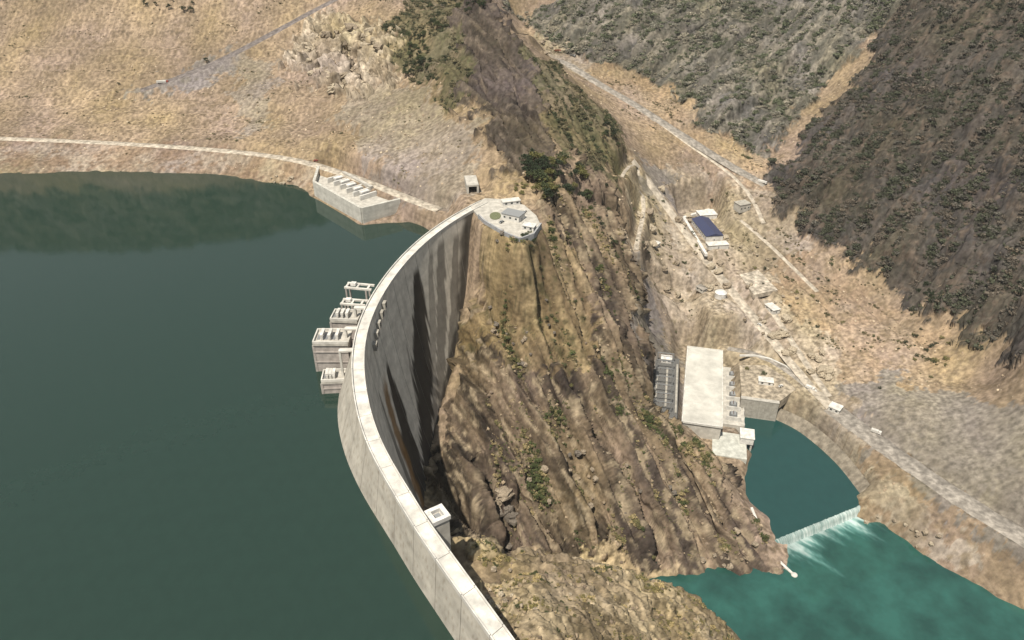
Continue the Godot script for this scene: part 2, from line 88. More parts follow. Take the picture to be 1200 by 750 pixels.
# single trees and bushes: kind, label, group, then x, z, height, leaf ...
const TREES = [["tree","large dark green tree in the dense clump behind the plaza, lower right","trees in the clump behind the plaza",[47,-616,13.6,0,50,-630,14.7,0,69,-654,13.6,1,31,-591,14.1,2]],
	["tree","small dark green tree in the dense clump behind the plaza, lower right","trees in the clump behind the plaza",[62,-636,9.7,0,40,-612,9.4,0,44,-616,8.5,1,48,-615,8.7,2,36,-619,9.2,1]],
	["tree","middling dark green tree in the dense clump behind the plaza, upper left","trees in the clump behind the plaza",[28,-631,11.8,0,18,-636,10.9,0,13,-609,12.6,0,30,-623,12.3,0,26,-635,10.7,2]],
	["tree","large dark green tree in the dense clump behind the plaza, lower left","trees in the clump behind the plaza",[29,-585,13.4,0,27,-603,14.4,1,31,-617,13.1,2,28,-601,13.2,2,23,-605,14.1,1]],
	["tree","small dark green tree in the dense clump behind the plaza, upper right","trees in the clump behind the plaza",[41,-631,8.9,0,55,-648,10.2,2,35,-626,9.7,1,34,-633,10.1,1]],
	["tree","large dark green tree in the dense clump behind the plaza, upper left","trees in the clump behind the plaza",[12,-623,14.9,0,17,-618,13.7,0,20,-610,14.3,0,19,-628,14.0,2,24,-622,14.4,0]],
	["tree","small dark green tree in the dense clump behind the plaza, upper left","trees in the clump behind the plaza",[20,-617,9.2,0,27,-634,9.8,0]],
	["tree","middling dark green tree in the dense clump behind the plaza, upper right","trees in the clump behind the plaza",[61,-662,10.8,2,61,-662,10.5,1,55,-650,11.0,0,33,-635,12.7,2,65,-659,11.8,2,60,-665,10.5,0]],
	["tree","small dark green tree in the dense clump behind the plaza, lower left","trees in the clump behind the plaza",[28,-606,8.1,0,25,-594,8.6,1,27,-605,8.2,1,30,-598,10.0,2,26,-584,8.0,2]],
	["tree","large dark green tree in the dense clump behind the plaza, upper right","trees in the clump behind the plaza",[45,-659,13.2,1,63,-657,12.8,2,45,-655,13.0,2,38,-635,14.3,0]],
	["tree","middling dark green tree in the dense clump behind the plaza, lower left","trees in the clump behind the plaza",[28,-591,12.4,1,15,-606,11.6,1,22,-608,12.7,1,20,-588,12.1,2]],
	["tree","middling dark green tree in the dense clump behind the plaza, lower right","trees in the clump behind the plaza",[67,-653,11.5,1,62,-644,11.8,0,35,-596,12.5,1]],
	["tree","middling green tree in the stand left of the dark ridge, lower left","trees left of the dark ridge",[-112,-826,8.8,0,-109,-847,8.4,1,-105,-820,7.9,0,-99,-844,8.5,0]],
	["tree","small green tree in the stand left of the dark ridge, upper right","trees left of the dark ridge",[-96,-870,7.5,1,-90,-843,7.6,1,-95,-873,6.9,1]],
	["tree","large green tree in the stand left of the dark ridge, lower left","trees left of the dark ridge",[-111,-819,10.6,1]],
	["tree","small green tree in the stand left of the dark ridge, lower left","trees left of the dark ridge",[-97,-828,7.5,0,-98,-822,6.6,1]],
	["tree","large green tree in the stand left of the dark ridge, upper right","trees left of the dark ridge",[-99,-863,10.9,0,-87,-882,9.9,0,-80,-871,10.2,1]],
	["tree","middling green tree in the stand left of the dark ridge, upper left","trees left of the dark ridge",[-102,-852,8.8,1,-108,-852,8.3,0]],
	["tree","small green tree in the stand left of the dark ridge, upper left","trees left of the dark ridge",[-106,-876,6.8,0,-104,-859,6.3,0]],
	["tree","large green tree in the stand left of the dark ridge, upper left","trees left of the dark ridge",[-113,-881,9.5,1,-109,-860,10.6,1]],
	["tree","small green tree in the stand left of the dark ridge, lower right","trees left of the dark ridge",[-95,-822,6.7,1]],
	["tree","large green tree in the stand left of the dark ridge, lower right","trees left of the dark ridge",[-96,-831,10.8,1,-93,-827,10.5,0,-98,-834,9.7,0]],
	["tree","middling green tree in the stand left of the dark ridge, lower right","trees left of the dark ridge",[-85,-824,8.2,0,-88,-819,9.3,1]],
	["tree","middling green tree in the stand left of the dark ridge, upper right","trees left of the dark ridge",[-94,-851,8.7,1]],
	["tree","large green tree on top of the ridge at the upper edge, lower left","trees on the ridge top",[-95,-956,9.0,1]],
	["tree","small green tree on top of the ridge at the upper edge, lower right","trees on the ridge top",[-47,-875,7.4,0,-45,-869,6.3,1]],
	["tree","middling green tree on top of the ridge at the upper edge, lower left","trees on the ridge top",[-78,-951,8.7,0,-58,-881,8.3,1]],
	["tree","middling green tree on top of the ridge at the upper edge, lower right","trees on the ridge top",[-32,-870,8.5,0,-49,-867,7.7,0]],
	["tree","large green tree on top of the ridge at the upper edge, upper right","trees on the ridge top",[-37,-877,9.9,1,-30,-874,9.2,1,-40,-875,8.9,0]],
	["tree","middling green tree on top of the ridge at the upper edge, upper right","trees on the ridge top",[-35,-873,7.6,1]],
	["tree","large green tree on top of the ridge at the upper edge, upper left","trees on the ridge top",[-66,-1091,9.5,0,-73,-1075,8.8,0]],
	["tree","small green tree on top of the ridge at the upper edge, lower left","trees on the ridge top",[-57,-882,7.5,1]],
	["tree","small green tree on top of the ridge at the upper edge, upper left","trees on the ridge top",[-81,-1048,7.3,0,-80,-1071,6.1,1]],
	["tree","large dark tree on the grey green slope right of the ridge, lower left","trees right of the ridge",[93,-759,7.8,1]],
	["tree","small dark tree on the grey green slope right of the ridge, lower right","trees right of the ridge",[109,-769,6.3,1]],
	["tree","middling dark tree on the grey green slope right of the ridge, upper left","trees right of the ridge",[95,-775,7.0,0,96,-780,7.5,1]],
	["tree","middling dark tree on the grey green slope right of the ridge, lower left","trees right of the ridge",[96,-766,7.6,0]],
	["tree","large dark tree on the grey green slope right of the ridge, upper left","trees right of the ridge",[98,-788,7.7,1]],
	["tree","large dark tree on the grey green slope right of the ridge, lower right","trees right of the ridge",[107,-778,7.8,0,103,-769,7.8,0]],
	["tree","small dark tree on the grey green slope right of the ridge, upper right","trees right of the ridge",[103,-776,6.4,0,100,-781,5.6,0]],
	["tree","large dark tree in the shaded belt below the footpath, lower right","trees below the footpath",[92,-616,5.9,1,88,-612,6.6,0]],
	["tree","middling dark tree in the shaded belt below the footpath, upper left","trees below the footpath",[88,-675,5.1,0]],
	["tree","middling dark tree in the shaded belt below the footpath, lower right","trees below the footpath",[97,-618,4.5,0,102,-625,4.7,1,94,-591,4.6,0]],
	["tree","small dark tree in the shaded belt below the footpath, upper left","trees below the footpath",[75,-658,4.1,1,74,-641,4.3,0]],
	["tree","large dark tree in the shaded belt below the footpath, upper left","trees below the footpath",[90,-665,5.4,1,76,-619,6.0,0,84,-645,5.3,1]],
	["tree","small dark tree in the shaded belt below the footpath, upper right","trees below the footpath",[93,-650,4.1,1]],
	["tree","small dark tree in the shaded belt below the footpath, lower right","trees below the footpath",[90,-596,4.1,1]],
	["tree","middling dark tree in the shaded belt below the footpath, lower left","trees below the footpath",[79,-617,5.2,0]],
	["tree","small dark tree on the bare hilltop above the track, upper right","trees on the bare hilltop",[-422,-1025,5.0,0,-396,-1021,5.5,0]],
	["tree","large dark tree on the bare hilltop above the track, lower right","trees on the bare hilltop",[-405,-1010,9.0,0,-396,-1010,8.5,0]],
	["tree","middling dark tree on the bare hilltop above the track, upper left","trees on the bare hilltop",[-453,-1016,8.1,0]],
	["tree","large dark tree on the bare hilltop above the track, lower left","trees on the bare hilltop",[-424,-1014,8.2,0]],
	["tree","middling dark tree on the bare hilltop above the track, lower left","trees on the bare hilltop",[-441,-1017,6.0,0]],
	["bush","large green bush on the ochre upper part of the rock face, upper left","bushes on the upper rock face",[16,-517,3.2,1,8,-519,2.9,1,24,-537,3.2,2]],
	["bush","large green bush on the ochre upper part of the rock face, lower right","bushes on the upper rock face",[54,-518,3.2,1,30,-499,3.0,1,39,-492,2.9,1,49,-515,3.4,1]],
	["bush","small green bush on the ochre upper part of the rock face, lower right","bushes on the upper rock face",[44,-510,2.3,2,34,-504,1.9,1]],
	["bush","middling green bush on the ochre upper part of the rock face, upper left","bushes on the upper rock face",[24,-521,2.4,1,8,-512,2.5,2,29,-545,2.8,1,21,-514,2.6,1]],
	["bush","small green bush on the ochre upper part of the rock face, lower left","bushes on the upper rock face",[16,-504,2.3,1,16,-498,2.3,2]],
	["bush","large green bush on the ochre upper part of the rock face, lower left","bushes on the upper rock face",[26,-497,3.5,1]],
	["bush","middling green bush on the ochre upper part of the rock face, upper right","bushes on the upper rock face",[34,-547,2.4,1]],
	["bush","small green bush on the ochre upper part of the rock face, upper left","bushes on the upper rock face",[29,-536,1.8,1,13,-534,2.1,1]],
	["bush","middling green bush on the ochre upper part of the rock face, lower right","bushes on the upper rock face",[34,-496,2.5,1,49,-506,2.5,1,39,-513,2.7,2]],
	["bush","small green bush on the ochre upper part of the rock face, upper right","bushes on the upper rock face",[30,-520,2.1,1,41,-530,1.8,1]],
	["bush","large green bush on the ochre upper part of the rock face, upper right","bushes on the upper rock face",[35,-534,3.5,2]],
	["bush","middling green bush on the ochre upper part of the rock face, lower left","bushes on the upper rock face",[23,-513,2.8,1]],
	["bush","middling green bush in the gullies of the rock face, lower right","bushes in the rock gullies",[65,-467,2.5,1,68,-460,2.4,1,84,-484,2.4,1]],
	["bush","small green bush in the gullies of the rock face, upper right","bushes in the rock gullies",[68,-481,2.3,1]],
	["bush","large green bush in the gullies of the rock face, lower right","bushes in the rock gullies",[74,-458,3.3,2,86,-480,3.1,1,83,-483,3.1,1,81,-457,3.3,1]],
	["bush","small green bush in the gullies of the rock face, lower right","bushes in the rock gullies",[60,-448,2.2,1,59,-456,2.1,2]],
	["bush","large green bush in the gullies of the rock face, lower left","bushes in the rock gullies",[43,-458,2.9,2,39,-470,2.8,1,58,-453,2.8,1]],
	["bush","small green bush in the gullies of the rock face, upper left","bushes in the rock gullies",[44,-501,2.0,2,32,-498,2.3,2,49,-487,2.0,2,60,-483,2.3,1]],
	["bush","middling green bush in the gullies of the rock face, upper right","bushes in the rock gullies",[86,-491,2.4,1]],
	["bush","large green bush in the gullies of the rock face, upper right","bushes in the rock gullies",[63,-489,3.0,1]],
	["bush","large green bush in the gullies of the rock face, upper left","bushes in the rock gullies",[43,-495,2.8,2,40,-489,2.8,2]],
	["bush","middling green bush in the gullies of the rock face, upper left","bushes in the rock gullies",[51,-481,2.6,1,56,-508,2.6,1,32,-484,2.4,1]],
	["bush","large green bush on the back edge of the near hill, lower left","bushes on the near hill edge",[46,-274,2.4,2,42,-269,2.4,1,52,-275,2.7,2]],
	["bush","large green bush on the back edge of the near hill, upper right","bushes on the near hill edge",[82,-356,2.7,0,86,-354,2.6,0]],
	["bush","middling green bush on the back edge of the near hill, upper left","bushes on the near hill edge",[40,-279,2.2,0,56,-286,1.9,1,60,-357,2.0,1,59,-357,1.9,2]],
	["bush","large green bush on the back edge of the near hill, upper left","bushes on the near hill edge",[45,-276,2.4,0]],
	["bush","small green bush on the back edge of the near hill, lower right","bushes on the near hill edge",[78,-293,1.8,1,65,-285,1.7,0]],
	["bush","middling green bush on the back edge of the near hill, upper right","bushes on the near hill edge",[80,-356,1.9,1,89,-356,2.0,1]],
	["bush","small green bush on the back edge of the near hill, lower left","bushes on the near hill edge",[44,-265,1.6,1,57,-283,1.7,0]],
	["bush","small green bush on the back edge of the near hill, upper right","bushes on the near hill edge",[85,-354,1.4,0]],
	["bush","large green bush on the back edge of the near hill, lower right","bushes on the near hill edge",[67,-278,2.6,1,104,-352,2.6,0]],
	["bush","middling green bush on the back edge of the near hill, lower right","bushes on the near hill edge",[102,-354,2.1,1]],
	["bush","large yellow green bush on the near hill beside the dam, upper right","bushes on the near hill",[45,-250,2.2,2]],
	["bush","large yellow green bush on the near hill beside the dam, lower right","bushes on the near hill",[36,-241,2.2,1,25,-219,2.0,2,15,-214,2.1,1]],
	["bush","small yellow green bush on the near hill beside the dam, upper left","bushes on the near hill",[3,-217,1.5,1,10,-228,1.5,2]],
	["bush","large yellow green bush on the near hill beside the dam, upper left","bushes on the near hill",[-3,-217,2.1,2,13,-229,1.9,2]],
	["bush","small yellow green bush on the near hill beside the dam, upper right","bushes on the near hill",[25,-241,1.4,1]],
	["bush","small yellow green bush on the near hill beside the dam, lower left","bushes on the near hill",[2,-216,1.5,1,-4,-214,1.2,1]],
	["bush","middling yellow green bush on the near hill beside the dam, upper left","bushes on the near hill",[7,-232,1.6,1]],
	["bush","middling yellow green bush on the near hill beside the dam, lower left","bushes on the near hill",[11,-218,1.8,2]],
	["bush","middling yellow green bush on the near hill beside the dam, lower right","bushes on the near hill",[14,-219,1.8,1,41,-234,1.8,1]],
	["bush","middling yellow green bush on the near hill beside the dam, upper right","bushes on the near hill",[23,-235,1.8,1]],
	["bush","middling olive bush in the hollow below the plaza wall, lower left","bushes below the plaza",[-3,-513,3.6,2]],
	["bush","large olive bush in the hollow below the plaza wall, lower left","bushes below the plaza",[-3,-512,3.7,2]],
	["bush","small olive bush in the hollow below the plaza wall, upper right","bushes below the plaza",[8,-508,3.0,2]],
	["bush","middling olive bush in the hollow below the plaza wall, upper right","bushes below the plaza",[4,-510,3.6,1]],
	["bush","large olive bush in the hollow below the plaza wall, lower right","bushes below the plaza",[0,-512,4.0,2]],
	["bush","small dry bush on the slope between ridge and valley road, upper right","bushes left of the valley road",[192,-726,2.3,2,198,-730,2.3,2,196,-752,2.0,1,186,-758,2.2,1]],
	["bush","large dry bush on the slope between ridge and valley road, lower left","bushes left of the valley road",[164,-665,3.4,1,155,-665,3.5,0,135,-684,3.5,1]],
	["bush","large dry bush on the slope between ridge and valley road, upper right","bushes left of the valley road",[195,-735,4.0,2]],
	["bush","large dry bush on the slope between ridge and valley road, lower right","bushes left of the valley road",[178,-709,4.0,1]],
	["bush","small dry bush on the slope between ridge and valley road, upper left","bushes left of the valley road",[148,-782,2.1,0,120,-670,2.2,1]],
	["bush","small dry bush on the slope between ridge and valley road, lower right","bushes left of the valley road",[183,-663,2.1,0]],
	["bush","middling dry bush on the slope between ridge and valley road, upper left","bushes left of the valley road",[157,-723,3.2,1]],
	["bush","large dry bush on the slope between ridge and valley road, upper left","bushes left of the valley road",[164,-760,4.1,2,126,-672,3.4,0,166,-788,3.4,1]],
	["bush","middling dry bush on the slope between ridge and valley road, lower right","bushes left of the valley road",[192,-686,3.3,2,169,-660,2.7,0,179,-694,2.9,1,177,-666,3.1,1]],
	["bush","small dry bush on the slope between ridge and valley road, lower left","bushes left of the valley road",[150,-666,2.6,1]],
	["bush","middling dry bush on the slope between ridge and valley road, upper right","bushes left of the valley road",[195,-757,3.3,1]],
	["bush","middling dry bush on the slope between ridge and valley road, lower left","bushes left of the valley road",[164,-710,2.9,2,148,-699,3.2,2]],
	["bush","large dry bush on the tan slope right of the valley road, lower right","bushes right of the valley road",[295,-656,4.1,2,311,-616,3.1,2,286,-611,3.7,0,280,-659,3.9,2]],
	["bush","small dry bush on the tan slope right of the valley road, upper left","bushes right of the valley road",[289,-735,2.2,0,271,-704,2.2,2]],
	["bush","small dry bush on the tan slope right of the valley road, lower right","bushes right of the valley road",[312,-663,2.1,0,278,-646,2.2,2]],
	["bush","large dry bush on the tan slope right of the valley road, upper left","bushes right of the valley road",[251,-706,3.7,2,261,-704,4.2,0,272,-713,3.2,0]],
	["bush","middling dry bush on the tan slope right of the valley road, upper left","bushes right of the valley road",[241,-712,2.4,2,269,-744,2.9,0,288,-725,2.4,2]],
	["bush","middling dry bush on the tan slope right of the valley road, lower right","bushes right of the valley road",[298,-649,2.7,0,307,-679,2.7,0]],
	["bush","small dry bush on the tan slope right of the valley road, upper right","bushes right of the valley road",[318,-680,2.2,2]],
	["bush","small dry bush on the tan slope right of the valley road, lower left","bushes right of the valley road",[251,-674,2.2,0]],
	["bush","middling dry bush on the tan slope right of the valley road, upper right","bushes right of the valley road",[318,-680,3.0,0]],
	["bush","middling dry bush on the tan slope right of the valley road, lower left","bushes right of the valley road",[269,-642,2.6,0]],
	["bush","middling dark bush on the orange slope above the gravel mound, lower right","bushes above the gravel mound",[367,-552,3.4,2,367,-548,3.8,2]],
	["bush","large dark bush on the orange slope above the gravel mound, lower left","bushes above the gravel mound",[367,-566,4.1,0]],
	["bush","small dark bush on the orange slope above the gravel mound, upper left","bushes above the gravel mound",[371,-590,2.7,0,365,-589,2.5,2]],
	["bush","large dark bush on the orange slope above the gravel mound, upper left","bushes above the gravel mound",[353,-577,3.9,0,365,-586,4.4,0]],
	["bush","large dark bush on the orange slope above the gravel mound, upper right","bushes above the gravel mound",[371,-568,4.1,0,382,-574,4.1,2]],
	["bush","middling dark bush on the orange slope above the gravel mound, lower left","bushes above the gravel mound",[353,-556,3.3,2]],
	["bush","small dark bush on the orange slope above the gravel mound, lower left","bushes above the gravel mound",[345,-571,2.0,0,356,-560,2.6,0]],
	["bush","small dark bush on the orange slope above the gravel mound, lower right","bushes above the gravel mound",[371,-541,2.1,2]],
	["bush","middling dark bush on the orange slope above the gravel mound, upper right","bushes above the gravel mound",[382,-562,3.5,2,375,-569,3.5,0]],
	["bush","large dark bush on the orange slope above the gravel mound, lower right","bushes above the gravel mound",[373,-546,4.2,2]],
	["tree","single dark tree beside the grey hill track","",[-359,-931,7.5,0]],
	["bush","lone dark bush left of the parked truck","",[-450,-893,3.4,0]],
	["tree","single dark tree between the upper road and the valley road","",[234,-842,5.5,0]],
	["bush","lone dark bush at the top of the grey gravel slope","",[311,-524,3.0,0]],
	["bush","dry bush at the edge of the powerhouse terrace","",[211,-565,4.0,2]],
	["bush","green bush under the bend above the powerhouse terrace","",[224,-557,4.0,1]],
	["tree","middling tall dark tree at the lower tip of the mountain woodland, lower left","trees at the mountain's lower tip",[386,-635,6.8,0]],
	["tree","small tall dark tree at the lower tip of the mountain woodland, lower left","trees at the mountain's lower tip",[388,-628,5.1,0]],
	["tree","large tall dark tree at the lower tip of the mountain woodland, lower right","trees at the mountain's lower tip",[388,-618,7.9,0,384,-609,8.7,0]],
	["tree","small tall dark tree at the lower tip of the mountain woodland, upper left","trees at the mountain's lower tip",[386,-638,5.4,0,391,-642,5.2,0]],
	["tree","middling tall dark tree at the lower tip of the mountain woodland, upper right","trees at the mountain's lower tip",[391,-628,5.7,0]],
	["tree","middling tall dark tree at the lower tip of the mountain woodland, lower right","trees at the mountain's lower tip",[387,-613,5.9,0]],
	["tree","large tall dark tree at the lower tip of the mountain woodland, upper right","trees at the mountain's lower tip",[391,-636,7.8,0]],
	["bush","middling yellow bush on the slope above the plaza, lower left","bushes above the plaza",[7,-589,3.0,2,3,-594,3.0,2,8,-591,2.7,2]],
	["bush","large yellow bush on the slope above the plaza, lower left","bushes above the plaza",[3,-595,3.2,2]],
	["bush","small yellow bush on the slope above the plaza, lower right","bushes above the plaza",[8,-591,2.6,2]],
	["bush","middling yellow bush on the slope above the plaza, upper right","bushes above the plaza",[8,-601,2.8,2]],
	["bush","large yellow bush on the slope above the plaza, upper right","bushes above the plaza",[9,-596,3.2,2,11,-599,3.4,2]],
	["bush","middling yellow bush on the slope above the plaza, lower right","bushes above the plaza",[9,-588,2.7,2]],
	["bush","small yellow bush on the slope above the plaza, upper left","bushes above the plaza",[3,-597,2.6,2]],
	["bush","large yellow bush on the slope above the plaza, upper left","bushes above the plaza",[4,-600,3.1,2]],
	["bush","small yellow bush on the slope above the plaza, upper right","bushes above the plaza",[10,-596,2.1,2]],
	["bush","middling dark green bush in the gully below the guard house, lower left","bushes below the guard house",[9,-514,2.8,1,9,-516,2.9,1]],
	["bush","small dark green bush in the gully below the guard house, lower right","bushes below the guard house",[11,-513,2.1,0]],
	["bush","large dark green bush in the gully below the guard house, lower right","bushes below the guard house",[14,-512,3.4,0,16,-517,3.8,0]],
	["bush","middling dark green bush in the gully below the guard house, upper left","bushes below the guard house",[11,-517,3.2,0]],
	["bush","middling dark green bush in the gully below the guard house, upper right","bushes below the guard house",[13,-524,2.8,1]],
	["bush","large dark green bush in the gully below the guard house, upper left","bushes below the guard house",[9,-517,3.9,0]],
	["bush","small dark green bush in the gully below the guard house, upper right","bushes below the guard house",[11,-521,2.7,1]]]
